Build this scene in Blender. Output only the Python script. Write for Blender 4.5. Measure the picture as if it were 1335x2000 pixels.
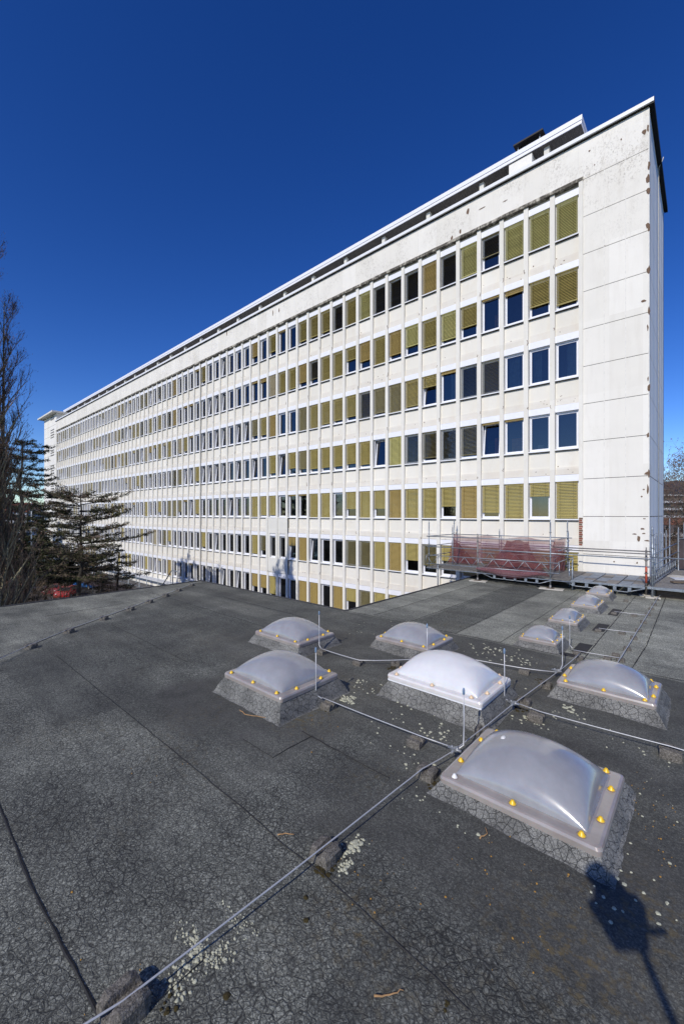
import bpy, math, random
from mathutils import Vector, Matrix, noise
R = math.radians
for o in list(bpy.data.objects): bpy.data.objects.remove(o)
SC = bpy.context.scene

# ---------------------------------------------------------------- camera
YAW = math.atan2(898.5, 797.3)
EYE = 3.1
cd = bpy.data.cameras.new('camera'); cam = bpy.data.objects.new('camera', cd); SC.collection.objects.link(cam)
cam.location = (0, 0, EYE); cam.rotation_euler = (R(90), 0, R(90) - YAW)
cd.sensor_fit = 'VERTICAL'; cd.sensor_height = 36; cd.sensor_width = 24
cd.lens = 797.3 / 2000 * 36; cd.shift_y = 0.0025; cd.clip_start = 0.05; cd.clip_end = 6000
SC.camera = cam
# ---------------------------------------------------------------- light
SUN_EL = 36.5
TRAVEL = Vector((-0.174, 0.986, 0)).normalized() * math.cos(R(SUN_EL)); TRAVEL.z = -math.sin(R(SUN_EL))
sl = bpy.data.lights.new('sun', 'SUN'); sl.energy = 3.8; sl.angle = R(0.53); sl.color = (1, .94, .84)
so = bpy.data.objects.new('sun', sl); SC.collection.objects.link(so)
so.rotation_euler = TRAVEL.to_track_quat('-Z', 'Y').to_euler(); so.location = (10, -40, 60)
wd = bpy.data.worlds.new('World'); SC.world = wd; wd.use_nodes = True
nt = wd.node_tree; nt.nodes.clear()
sky = nt.nodes.new('ShaderNodeTexSky'); sky.sky_type = 'NISHITA'; sky.sun_disc = False
sky.sun_elevation = R(SUN_EL); sky.sun_rotation = math.atan2(-TRAVEL.x, -TRAVEL.y)
sky.altitude = 1500; sky.air_density = 1.0; sky.dust_density = 0.5; sky.ozone_density = 3.0
hs = nt.nodes.new('ShaderNodeHueSaturation'); hs.inputs['Saturation'].default_value = 1.3; hs.inputs['Hue'].default_value = .5155; hs.inputs['Value'].default_value = 1
gm = nt.nodes.new('ShaderNodeGamma'); gm.inputs[1].default_value = 1.15
bg = nt.nodes.new('ShaderNodeBackground'); bg.inputs[1].default_value = 0.11
wo = nt.nodes.new('ShaderNodeOutputWorld')
nt.links.new(sky.outputs[0], hs.inputs['Color']); nt.links.new(hs.outputs[0], gm.inputs[0])
nt.links.new(gm.outputs[0], bg.inputs[0]); nt.links.new(bg.outputs[0], wo.inputs[0])
SC.view_settings.view_transform = 'Standard'; SC.view_settings.look = 'None'
SC.view_settings.exposure = 0.0; SC.view_settings.gamma = 1

# ---------------------------------------------------------------- projection helpers (photo pixel -> roof point)
F_, CX, CY = 797.3, 667.5, 1005.0
S_, C_ = math.sin(YAW), math.cos(YAW)
def W(px, py, h=0.0):
    z = F_ * (EYE - h) / (py - CY); X = (px - CX) * z / F_
    return (X * S_ - z * C_, X * C_ + z * S_)
def P(px, py, yw):
    z = yw / ((px - CX) / F_ * C_ + S_); X = (px - CX) / F_ * z
    return (X * S_ - z * C_, EYE - (py - CY) / F_ * z)
def AT(px, Z):            # ground xy of pixel column px at depth Z
    X = (px - CX) * Z / F_
    return (X * S_ - Z * C_, X * C_ + Z * S_)

# ---------------------------------------------------------------- materials
M = {}
class N:
    def __init__(s, name):
        s.m = bpy.data.materials.new(name); s.m.use_nodes = True; s.t = s.m.node_tree; s.t.nodes.clear()
        s.out = s.t.nodes.new('ShaderNodeOutputMaterial'); s.b = s.t.nodes.new('ShaderNodeBsdfPrincipled')
        s.t.links.new(s.b.outputs[0], s.out.inputs[0]); s.tc = s.t.nodes.new('ShaderNodeTexCoord'); s.g = s.t.nodes.new('ShaderNodeNewGeometry')
        M[name] = s.m
    def n(s, typ, **k):
        x = s.t.nodes.new(typ)
        for a, b in k.items():
            if a.startswith('i_'): x.inputs[a[2:].replace('_', ' ')].default_value = b
            else: setattr(x, a, b)
        return x
    def l(s, a, b): s.t.links.new(a, b)
    def pos(s, sc=(1, 1, 1)):
        m = s.n('ShaderNodeMapping'); m.inputs['Scale'].default_value = sc; s.l(s.g.outputs['Position'], m.inputs[0]); return m.outputs[0]
    def noise(s, scale, detail=4, vec=None, rough=.6):
        x = s.n('ShaderNodeTexNoise', i_Scale=scale, i_Detail=detail, i_Roughness=rough); s.l(vec or s.pos(), x.inputs['Vector']); return x.outputs['Fac']
    def ramp(s, fac, stops):
        x = s.n('ShaderNodeValToRGB'); e = x.color_ramp.elements
        e[0].position, e[0].color = stops[0][0], c4(stops[0][1]); e[1].position, e[1].color = stops[-1][0], c4(stops[-1][1])
        for p_, c in stops[1:-1]: q = e.new(p_); q.color = c4(c)
        s.l(fac, x.inputs[0]); return x.outputs[0]
    def mix(s, fac, a, b, mode='MIX'):
        x = s.n('ShaderNodeMix', data_type='RGBA', blend_type=mode)
        for sock, v in ((x.inputs[0], fac), (x.inputs[6], a), (x.inputs[7], b)):
            if hasattr(v, 'is_output') or isinstance(v, bpy.types.NodeSocket): s.l(v, sock)
            elif isinstance(v, (int, float)): sock.default_value = v
            else: sock.default_value = c4(v)
        return x.outputs[2]
    def math(s, op, a, b=0.0, clamp=False):
        x = s.n('ShaderNodeMath', operation=op, use_clamp=clamp)
        for sock, v in ((x.inputs[0], a), (x.inputs[1], b)):
            if isinstance(v, bpy.types.NodeSocket): s.l(v, sock)
            else: sock.default_value = v
        return x.outputs[0]
    def set(s, col=None, rough=None, metal=None, spec=None):
        for k, v in (('Base Color', col), ('Roughness', rough), ('Metallic', metal), ('Specular IOR Level', spec)):
            if v is None: continue
            if isinstance(v, bpy.types.NodeSocket): s.l(v, s.b.inputs[k])
            else: s.b.inputs[k].default_value = c4(v) if k == 'Base Color' else v
    def bump(s, h, dist=.01, strength=.5):
        x = s.n('ShaderNodeBump', i_Strength=strength, i_Distance=dist); s.l(h, x.inputs['Height']); s.l(x.outputs[0], s.b.inputs['Normal'])
def c4(c):
    if isinstance(c, (int, float)): return (c, c, c, 1)
    return tuple(c) + (1,) if len(c) == 3 else tuple(c)
def simple(name, col, rough=.6, metal=0, var=.25, scale=6, spec=.4):
    a = N(name); f = a.noise(scale, 5)
    dark = tuple(v * (1 - var) for v in col); a.set(a.ramp(f, [(.3, dark), (.7, col)]), rough, metal, spec); return a

def crackle(a, scale, width, warp=.035):
    nz = a.n('ShaderNodeTexNoise', i_Scale=scale * 1.3, i_Detail=4.0); a.l(a.pos(), nz.inputs['Vector'])
    sub = a.n('ShaderNodeVectorMath', operation='SUBTRACT'); a.l(nz.outputs['Color'], sub.inputs[0]); sub.inputs[1].default_value = (.5, .5, .5)
    mul = a.n('ShaderNodeVectorMath', operation='SCALE'); a.l(sub.outputs[0], mul.inputs[0]); mul.inputs['Scale'].default_value = warp * 14 / scale
    add = a.n('ShaderNodeVectorMath', operation='ADD'); a.l(mul.outputs[0], add.inputs[0]); a.l(a.g.outputs['Position'], add.inputs[1])
    v = a.n('ShaderNodeTexVoronoi', feature='DISTANCE_TO_EDGE', i_Scale=scale); a.l(add.outputs[0], v.inputs['Vector'])
    mr = a.n('ShaderNodeMapRange', i_From_Min=0.0, i_From_Max=width); a.l(v.outputs['Distance'], mr.inputs[0])
    return mr.outputs[0]     # 0 in crack, 1 away

def roof_mat():
    a = N('roof_bitumen')
    at = a.n('ShaderNodeAttribute', attribute_name='wear_tint'); sp = a.n('ShaderNodeSeparateColor'); a.l(at.outputs['Color'], sp.inputs[0])
    dark, light, moss = sp.outputs[0], sp.outputs[1], sp.outputs[2]
    grain = a.noise(85, 3, rough=.95); grain2 = a.noise(30, 4, rough=.85)
    base = a.ramp(grain, [(.36, (.014, .0145, .0145)), (.5, (.1, .103, .1)), (.64, (.42, .43, .42))])
    vc = a.n('ShaderNodeTexVoronoi', feature='F1', i_Scale=75.0); a.l(a.g.outputs['Position'], vc.inputs['Vector']); sv = a.n('ShaderNodeSeparateColor'); a.l(vc.outputs['Color'], sv.inputs[0])
    base = a.mix(.5, base, a.ramp(sv.outputs[0], [(.15, (.022, .023, .023)), (.6, (.11, .113, .11)), (.95, (.42, .43, .42))]))
    base = a.mix(.3, base, a.ramp(grain2, [(.34, (.03, .031, .031)), (.66, (.24, .245, .24))]))
    patch = a.ramp(a.noise(.55, 6, rough=.65), [(.34, (.58, .59, .53)), (.66, (1.1, 1.11, .98))])
    base = a.mix(1, base, patch, 'MULTIPLY')
    streak = a.ramp(a.noise(1, 5, a.pos((.5, 3.2, 1))), [(.38, .78), (.62, 1.2)])
    base = a.mix(.6, base, a.mix(1, base, streak, 'MULTIPLY'))
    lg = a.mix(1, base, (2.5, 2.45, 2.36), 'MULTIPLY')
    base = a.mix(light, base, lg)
    dk = a.ramp(a.noise(3, 6), [(.3, (.024, .0235, .0225)), (.7, (.064, .061, .057))])
    dk = a.mix(.35, dk, base)
    base = a.mix(dark, base, dk)
    ms = a.math('MULTIPLY', moss, a.ramp(a.noise(14, 5), [(.5, 0), (.66, 1)]))
    base = a.mix(ms, base, (.13, .1, .045))
    c1 = crackle(a, 12, .08); c2 = crackle(a, 30, .12)
    am = a.ramp(a.noise(1.3, 3), [(.3, .55), (.55, 1)])
    nd = a.math('SUBTRACT', 1.0, a.math('MULTIPLY', dark, .85))
    nl = a.math('SUBTRACT', 1.0, a.math('MULTIPLY', light, .75))
    k = a.math('MULTIPLY', a.math('MULTIPLY', am, nd), nl)
    i1 = a.math('MULTIPLY', a.math('SUBTRACT', 1.0, c1), k); i2 = a.math('MULTIPLY', a.math('MULTIPLY', a.math('SUBTRACT', 1.0, c2), k), .75)
    cr = a.math('MAXIMUM', i1, i2, True)
    base = a.mix(a.math('MULTIPLY', cr, .94), base, (.008, .008, .009))
    a.set(base, .82, 0, .35)
    h = a.math('ADD', a.math('MULTIPLY', cr, -1.0), a.math('MULTIPLY', grain, .9))
    a.bump(h, .006, .8)
roof_mat()
def kerb_mat():
    a = N('kerb_bitumen')
    g = a.ramp(a.noise(120, 3, rough=.85), [(.3, (.075, .075, .07)), (.7, (.32, .32, .3))])
    g = a.mix(1, g, a.ramp(a.noise(2.3, 5), [(.35, .6), (.65, 1.15)]), 'MULTIPLY')
    c = crackle(a, 13, .05); c2 = crackle(a, 28, .06)
    cr = a.math('MAXIMUM', a.math('SUBTRACT', 1.0, c), a.math('MULTIPLY', a.math('SUBTRACT', 1.0, c2), .5), True)
    a.set(a.mix(a.math('MULTIPLY', cr, .85), g, (.01, .01, .011)), .75, 0, .4); a.bump(a.math('MULTIPLY', cr, -1), .008, .8)
kerb_mat()
simple('seam_bitumen', (.022, .021, .021), .7, var=.5, scale=20)
simple('membrane_dark', (.03, .029, .03), .75, var=.5, scale=9)
simple('edge_bitumen', (.05, .05, .052), .7, var=.5, scale=9)

def plaster(name, col, dirt=.12, dirtcol=(.35, .27, .17), dscale=2.2, lo=.58, hi=.75):
    a = N(name)
    b = a.ramp(a.noise(1.1, 6), [(.3, tuple(v * .95 for v in col)), (.7, col)])
    cell = a.n('ShaderNodeVectorMath', operation='FLOOR'); cm = a.n('ShaderNodeMapping'); cm.inputs['Scale'].default_value = (.8, .3, .2913); cm.inputs['Location'].default_value = (.608, .1, .45); a.l(a.g.outputs['Position'], cm.inputs[0]); a.l(cm.outputs[0], cell.inputs[0])
    wn = a.n('ShaderNodeTexWhiteNoise', noise_dimensions='3D'); a.l(cell.outputs[0], wn.inputs['Vector']); b = a.mix(1, b, a.ramp(wn.outputs['Value'], [(0, (.93, .925, .91)), (1, (1.02, 1.02, 1.02))]), 'MULTIPLY')
    d = a.ramp(a.noise(dscale, 8, a.pos((1, 1, .55)), .72), [(lo, 0), (hi, dirt)])
    b = a.mix(d, b, dirtcol)
    st = a.ramp(a.noise(4, 4, a.pos((1, 1, .12))), [(.5, 0), (.85, dirt * .35)])
    b = a.mix(st, b, dirtcol)
    a.set(b, .7, 0, .3); a.bump(a.noise(60, 3), .002, .4)
plaster('wall_white', (.78, .765, .72), .16)
plaster('spandrel_cream', (.76, .735, .665), .2, (.5, .36, .2), 1.6, .5, .8)
plaster('lintel_cream', (.73, .70, .635), .28, (.5, .36, .22), 1.6, .45, .8)
plaster('pilaster_cream', (.75, .73, .67), .3, (.45, .33, .2), 2.4, .55, .8)
plaster('panel_white', (.78, .758, .7), .45, (.42, .37, .28), .8, .58, .85)
def panel_dirt():
    t_ = M['panel_white'].node_tree; b = next(n for n in t_.nodes if n.type == 'BSDF_PRINCIPLED'); src = b.inputs['Base Color'].links[0].from_socket
    a = N('tmp_panel'); bpy.data.materials.remove(a.m); del M['tmp_panel']
    a.m = M['panel_white']; a.t = t_; a.b = b; a.g = next(n for n in t_.nodes if n.type == 'NEW_GEOMETRY')
    big = a.ramp(a.noise(.5, 3), [(.44, 0), (.6, 1)]); fine = a.ramp(a.noise(11, 8, a.pos((1, 1, .6)), .85), [(.5, 0), (.66, 1)])
    sx = a.n('ShaderNodeSeparateXYZ'); a.l(a.g.outputs['Position'], sx.inputs[0]); mr = a.n('ShaderNodeMapRange', i_From_Min=14.5, i_From_Max=18.0); a.l(sx.outputs[2], mr.inputs[0]); big = a.math('MULTIPLY', big, mr.outputs[0])
    f = a.math('MULTIPLY', a.math('MULTIPLY', big, fine), .75); t_.links.new(a.mix(f, src, (.2, .17, .13)), b.inputs['Base Color'])
panel_dirt()
plaster('gable_white', (.84, .85, .86), .12, (.4, .38, .34), 1.2, .55, .8)
plaster('infill_grey', (.68, .67, .62), .12)
plaster('ledge_dirty', (.55, .52, .44), .95, (.06, .052, .04), 3.3, .38, .52)
simple('spall', (.22, .145, .1), .95, var=.6, scale=35)
simple('joint_dark', (.02, .018, .016), .9)
simple('seam_light', (.8, .78, .73), .8)
simple('frame_white', (.8, .81, .85), .35, var=.06, spec=.5)
simple('sill_metal', (.8, .81, .83), .35, var=.08)
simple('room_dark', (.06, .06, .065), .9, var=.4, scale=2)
simple('soffit', (.08, .075, .07), .8, var=.35, scale=2)
simple('chimney_black', (.012, .012, .014), .6)
simple('steel_galv', (.36, .4, .44), .42, .55, var=.45, scale=9)
simple('steel_old', (.26, .25, .24), .55, .4, var=.5, scale=14)
simple('steel_red', (.5, .09, .045), .5, .0)
simple('deck_wood', (.2, .19, .175), .8, var=.6, scale=7)
simple('deck_steel', (.28, .26, .24), .65, .2, var=.5, scale=8)
simple('deck_blue', (.25, .29, .34), .6, .1, var=.5, scale=5)
simple('pad_white', (.6, .57, .5), .8, var=.3)
simple('timber', (.16, .12, .085), .85, var=.5, scale=12)
simple('aluminium', (.5, .51, .53), .4, .25, var=.15, scale=20)
simple('clamp', (.4, .42, .44), .45, .6)
simple('cap_blue', (.18, .27, .4), .5)
simple('bolt_yellow', (.83, .52, .02), .35, var=.15, scale=60, spec=.5)
simple('bolt_pale', (.75, .55, .35), .4, var=.15, scale=60)
simple('bolt_white', (.8, .8, .78), .3)
simple('rust_ring', (.25, .11, .04), .7)
simple('asphalt', (.075, .075, .08), .9, var=.35, scale=1.5)
simple('lawn', (.035, .045, .018), .95, var=.5, scale=.7)
simple('bark_pale', (.34, .3, .19), .85, var=.4, scale=12)
simple('bark_dark', (.045, .038, .03), .9, var=.4, scale=12)
simple('twig', (.2, .15, .11), .85, var=.4, scale=20)
simple('bud', (.1, .055, .045), .7)
simple('needle_dark', (.022, .032, .014), .75, var=.5, scale=2)
simple('needle_olive', (.075, .08, .03), .8, var=.5, scale=2)
simple('needle_green', (.04, .06, .014), .75, var=.4, scale=2)
simple('lichen_pale', (.5, .5, .38), .95, var=.45, scale=90)
simple('lichen_orange', (.4, .22, .05), .95, var=.4, scale=90)
simple('moss_brown', (.055, .042, .012), 1, var=.7, scale=120)
simple('tyre', (.015, .015, .016), .8)
simple('car_red', (.5, .012, .012), .25, var=.05, spec=.6)
simple('car_crimson', (.35, .015, .03), .25, var=.05, spec=.6)
simple('car_navy', (.02, .035, .09), .25, var=.05, spec=.6)
simple('car_blue', (.02, .2, .6), .25, var=.05, spec=.6)
simple('car_glass', (.02, .025, .03), .08, spec=.8)
simple('lamp_lens', (.75, .75, .72), .2)
simple('brick_red', (.3, .1, .06), .85, var=.4, scale=3)
simple('far_white', (.6, .62, .65), .8)
simple('far_grey', (.12, .12, .13), .8)
simple('roof_tile', (.22, .075, .045), .85, var=.4, scale=2)
simple('hill_wood', (.038, .042, .06), 1, var=.4, scale=.05)
simple('curtain_cloth', (.3, .36, .36), .9)
simple('orange_door', (.55, .2, .05), .5)
simple('camera_black', (.015, .015, .016), .5)
simple('black_rubber', (.015, .015, .015), .7)
simple('leaf_plant', (.05, .13, .03), .6)
simple('twig_tan', (.4, .24, .11), .8)
a = N('concrete_block'); a.set(a.ramp(a.noise(55, 5, rough=.8), [(.32, (.035, .032, .026)), (.5, (.13, .12, .105)), (.7, (.3, .28, .25))]), .95, 0, .2); a.bump(a.noise(70, 4), .012, 1)
for nm, c in (('slat_yellow', (.40, .33, .11)), ('slat_ochre', (.33, .24, .075)), ('slat_olive', (.24, .21, .1)), ('slat_bright', (.48, .45, .17)), ('slat_grey', (.2, .2, .14)), ('slat_pale', (.36, .31, .19))):
    simple(nm, c, .45, 0, .12, 3, .4)
# acrylic of the domes
def acrylic(name, col, col2, rough):
    a = N(name); a.set(a.ramp(a.noise(4, 5), [(.35, col2), (.7, col)]), rough, 0, .7)
    a.b.inputs['Coat Weight'].default_value = .5; a.b.inputs['Coat Roughness'].default_value = .1
    a.b.inputs['Subsurface Weight'].default_value = .15; a.b.inputs['Subsurface Scale'].default_value = .05
acrylic('dome_grey', (.31, .315, .33), (.26, .262, .275), .22)
acrylic('dome_white', (.68, .68, .68), (.62, .62, .63), .25)
acrylic('rim_grey', (.36, .325, .3), (.27, .24, .22), .3)
acrylic('rim_white', (.72, .7, .68), (.6, .58, .56), .25)
# window glass
a = N('window_glass'); a.t.nodes.remove(a.b)
tr = a.n('ShaderNodeBsdfTransparent'); tr.inputs[0].default_value = (.55, .62, .66, 1)
gl = a.n('ShaderNodeBsdfGlossy'); gl.inputs['Roughness'].default_value = .02; gl.inputs[0].default_value = (.85, .85, .85, 1)
fr = a.n('ShaderNodeFresnel', i_IOR=2.1); mx = a.n('ShaderNodeMixShader')
a.l(fr.outputs[0], mx.inputs[0]); a.l(tr.outputs[0], mx.inputs[1]); a.l(gl.outputs[0], mx.inputs[2]); a.l(mx.outputs[0], a.out.inputs[0])
# scaffold netting: a woven mesh, holes between threads
def net_mat(name, col, dens):
    a = N(name); a.set(a.ramp(a.noise(2.2, 5), [(.3, tuple(v * .7 for v in col)), (.7, col)]), .8)
    tr = a.n('ShaderNodeBsdfTransparent'); mx = a.n('ShaderNodeMixShader')
    f = a.ramp(a.noise(1.3, 4), [(.3, dens - .12), (.7, dens + .12)]); a.l(f, mx.inputs[0])
    tl = a.n('ShaderNodeBsdfTranslucent'); tl.inputs[0].default_value = c4(col); m2 = a.n('ShaderNodeMixShader', i_Fac=.35)
    a.l(a.b.outputs[0], m2.inputs[1]); a.l(tl.outputs[0], m2.inputs[2])
    a.l(tr.outputs[0], mx.inputs[1]); a.l(m2.outputs[0], mx.inputs[2]); a.l(mx.outputs[0], a.out.inputs[0])
net_mat('net_red', (.24, .08, .085), .5); net_mat('net_dark', (.17, .045, .05), .72); net_mat('net_pink', (.27, .12, .14), .62); net_mat('net_brown', (.1, .075, .08), .92)

# ---------------------------------------------------------------- mesh builder
class MB:
    def __init__(s): s.v = []; s.f = []; s.m = []; s.sm = []
    def quad(s, *p, m=None, smooth=False):
        i = len(s.v); s.v += [tuple(q) for q in p]; s.f.append(tuple(range(i, i + len(p)))); s.m.append(m); s.sm.append(smooth)
    def box(s, x0, x1, y0, y1, z0, z1, m):
        i = len(s.v)
        s.v += [(x0, y0, z0), (x1, y0, z0), (x1, y1, z0), (x0, y1, z0), (x0, y0, z1), (x1, y0, z1), (x1, y1, z1), (x0, y1, z1)]
        for q in ((0, 3, 2, 1), (4, 5, 6, 7), (0, 1, 5, 4), (1, 2, 6, 5), (2, 3, 7, 6), (3, 0, 4, 7)):
            s.f.append(tuple(i + k for k in q)); s.m.append(m); s.sm.append(False)
    def obox(s, c, ux, uy, hx, hy, z0, z1, m):     # box rotated about z
        i = len(s.v)
        for z in (z0, z1):
            for a_, b_ in ((-1, -1), (1, -1), (1, 1), (-1, 1)):
                s.v.append((c[0] + ux[0] * hx * a_ + uy[0] * hy * b_, c[1] + ux[1] * hx * a_ + uy[1] * hy * b_, z))
        for q in ((0, 3, 2, 1), (4, 5, 6, 7), (0, 1, 5, 4), (1, 2, 6, 5), (2, 3, 7, 6), (3, 0, 4, 7)):
            s.f.append(tuple(i + k for k in q)); s.m.append(m); s.sm.append(False)
    def tube(s, pts, r, m, n=6, cap=True):
        pts = [Vector(p) for p in pts]; k = len(pts)
        rr = r if isinstance(r, (list, tuple)) else [r] * k
        i0 = len(s.v); pu = None
        for j, p in enumerate(pts):
            d = (pts[min(j + 1, k - 1)] - pts[max(j - 1, 0)])
            d = d.normalized() if d.length > 1e-9 else Vector((0, 0, 1))
            u = d.cross(Vector((0, 0, 1)) if abs(d.z) < .95 else Vector((1, 0, 0))).normalized() if pu is None else (pu - d * pu.dot(d)).normalized()
            pu = u; w = d.cross(u)
            for a_ in range(n):
                t = 2 * math.pi * a_ / n; s.v.append(tuple(p + (u * math.cos(t) + w * math.sin(t)) * rr[j]))
        for j in range(k - 1):
            for a_ in range(n):
                b_ = (a_ + 1) % n
                s.f.append((i0 + j * n + a_, i0 + j * n + b_, i0 + (j + 1) * n + b_, i0 + (j + 1) * n + a_)); s.m.append(m); s.sm.append(n > 4)
        if cap:
            s.f.append(tuple(i0 + a_ for a_ in range(n))[::-1]); s.m.append(m); s.sm.append(False)
            s.f.append(tuple(i0 + (k - 1) * n + a_ for a_ in range(n))); s.m.append(m); s.sm.append(False)
    def lathe(s, c, prof, m, n=12):
        i0 = len(s.v)
        for r_, z in prof:
            for a_ in range(n):
                t = 2 * math.pi * a_ / n; s.v.append((c[0] + r_ * math.cos(t), c[1] + r_ * math.sin(t), c[2] + z))
        for j in range(len(prof) - 1):
            for a_ in range(n):
                b_ = (a_ + 1) % n; s.f.append((i0 + j * n + a_, i0 + j * n + b_, i0 + (j + 1) * n + b_, i0 + (j + 1) * n + a_)); s.m.append(m); s.sm.append(True)
    def blob(s, c, rx, ry, rz, m, rnd, n=7, jit=.25):     # low irregular clump
        i0 = len(s.v); rings = [(1, 0), (.85, .55), (.5, .9)]
        ph = rnd.random() * 6
        for q, (rr, zz) in enumerate(rings):
            for a_ in range(n):
                t = 2 * math.pi * a_ / n + ph; k = 1 + rnd.uniform(-jit, jit)
                s.v.append((c[0] + rx * rr * k * math.cos(t), c[1] + ry * rr * k * math.sin(t), c[2] + rz * zz * (1 + rnd.uniform(-jit, jit))))
        for q in range(2):
            for a_ in range(n):
                b_ = (a_ + 1) % n; s.f.append((i0 + q * n + a_, i0 + q * n + b_, i0 + (q + 1) * n + b_, i0 + (q + 1) * n + a_)); s.m.append(m); s.sm.append(True)
        s.f.append(tuple(i0 + 2 * n + a_ for a_ in range(n))); s.m.append(m); s.sm.append(True)
    def build(s, name, parent=None, off=(0, 0, 0)):
        if not s.v: return None
        me = bpy.data.meshes.new(name)
        me.from_pydata([(x - off[0], y - off[1], z - off[2]) for x, y, z in s.v], [], s.f)
        mats = []
        for m in s.m:
            if m not in mats: mats.append(m)
        for m in mats: me.materials.append(M[m])
        ix = {m: i for i, m in enumerate(mats)}
        me.polygons.foreach_set('material_index', [ix[m] for m in s.m]); me.polygons.foreach_set('use_smooth', s.sm); me.update()
        o = bpy.data.objects.new(name, me); SC.collection.objects.link(o)
        if parent is not None: o.parent = parent
        elif off != (0, 0, 0): o.location = off
        return o
def thing(name, label, cat, loc=(0, 0, 0), group=None, rz=0):
    o = bpy.data.objects.new(name, None); SC.collection.objects.link(o); o.location = loc; o.rotation_euler = (0, 0, rz); o.empty_display_size = .2
    o['label'] = label; o['category'] = cat
    if group: o['group'] = group
    return o
def tag(o, label, cat, group=None):
    o['label'] = label; o['category'] = cat
    if group: o['group'] = group
    return o
def structure(o): o['kind'] = 'structure'; return o
def copy_tree(o):
    c = o.copy(); SC.collection.objects.link(c)
    for ch in o.children:
        d = ch.copy(); SC.collection.objects.link(d); d.parent = c
        for g in ch.children:
            e = g.copy(); SC.collection.objects.link(e); e.parent = d
    return c

# ================================================================ SETTING
D = 22.03; PITCH = 1.25; X0 = -4.51; STO = 3.433; ZT = 18.79; NC = 70; GZ = -8.0
g = MB(); g.quad((-1500, -600, GZ), (1500, -600, GZ), (1500, 2500, GZ), (-1500, 2500, GZ), m='lawn'); structure(g.build('ground'))
g = MB(); g.quad((-78, -10, GZ + .004), (-17, -10, GZ + .004), (-17, 21.9, GZ + .004), (-78, 21.9, GZ + .004), m='asphalt'); structure(g.build('car_park'))
# hills
def hill(name, cx, cy, rx, ry, h, seed):
    g = MB(); n = 40; pts = []
    for j in range(n + 1):
        row = []
        for i in range(n + 1):
            u, v = i / n * 2 - 1, j / n * 2 - 1
            x, y = cx + u * rx, cy + v * ry
            e = max(0, 1 - u * u) * max(0, 1 - v * v)
            row.append((x, y, GZ - 1 + e * h * (1 + .35 * noise.noise((x / 160 + seed, y / 160, 0))) + e * 5 * noise.noise((x / 25, y / 25, seed))))
        pts.append(row)
    for j in range(n):
        for i in range(n): g.quad(pts[j][i], pts[j][i + 1], pts[j + 1][i + 1], pts[j + 1][i], m='hill_wood', smooth=True)
    structure(g.build(name))
hx, hy = AT(1400, 900); hill('hill', hx, hy, 450, 320, 74, 1.3)
hx, hy = AT(-100, 1200); hill('hill', hx, hy, 600, 350, 50, 4.1)

# ---------------------------------------------------------------- annex with the flat roof
domes = [  # x0,x1,y0,y1, kind, label, rim height, bulge
 (-2.22, -.66, 4.12, 5.5, 'big', 'large grey acrylic roof dome nearest the camera with one white bolt cap', .19, .365),
 (-4.09, -2.41, 5.76, 6.99, 'white', 'brighter white roof dome on a white frame, the only white one', .31, .38),
 (-6.31, -4.76, 3.98, 5.28, 'big', 'grey roof dome, leftmost of the front row, a brown twig in front of its kerb', .33, .33),
 (-8.2, -6.62, 6.03, 7.21, 'big', 'grey roof dome furthest left and back, directly behind the left front dome', .26, .32),
 (-5.76, -4.35, 7.64, 8.8, 'big', 'grey roof dome just behind the white dome', .25, .31),
 (-1.9, -.53, 7.63, 8.72, 'big', 'large grey roof dome at the right edge beside the wire junction', .26, .33),
 (-3.32, -2.48, 10.03, 10.85, 'small', 'small roof dome on the pale wing, first of the row towards the scaffold', .2, .24),
 (-3.27, -2.53, 12.28, 13.39, 'small', 'small roof dome on the pale wing, second of the row towards the scaffold', .2, .24),
 (-3.27, -2.49, 14.82, 16.07, 'small', 'small roof dome on the pale wing, third of the row towards the scaffold', .2, .24),
 (-3.33, -2.57, 17.4, 18.4, 'small', 'small roof dome furthest away, right in front of the scaffold deck', .2, .2),
]
annex = thing('annex_building', 'low annex with the cracked dark felt roof that fills the foreground', 'building', (-4, 5, GZ))
def sstep(a_, b_, x): t = max(0, min(1, (x - a_) / (b_ - a_))); return t * t * (3 - 2 * t)
def fb(x, y, sc, seed=0): return noise.fractal((x / sc, y / sc, seed), 1, 2, 4)
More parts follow.
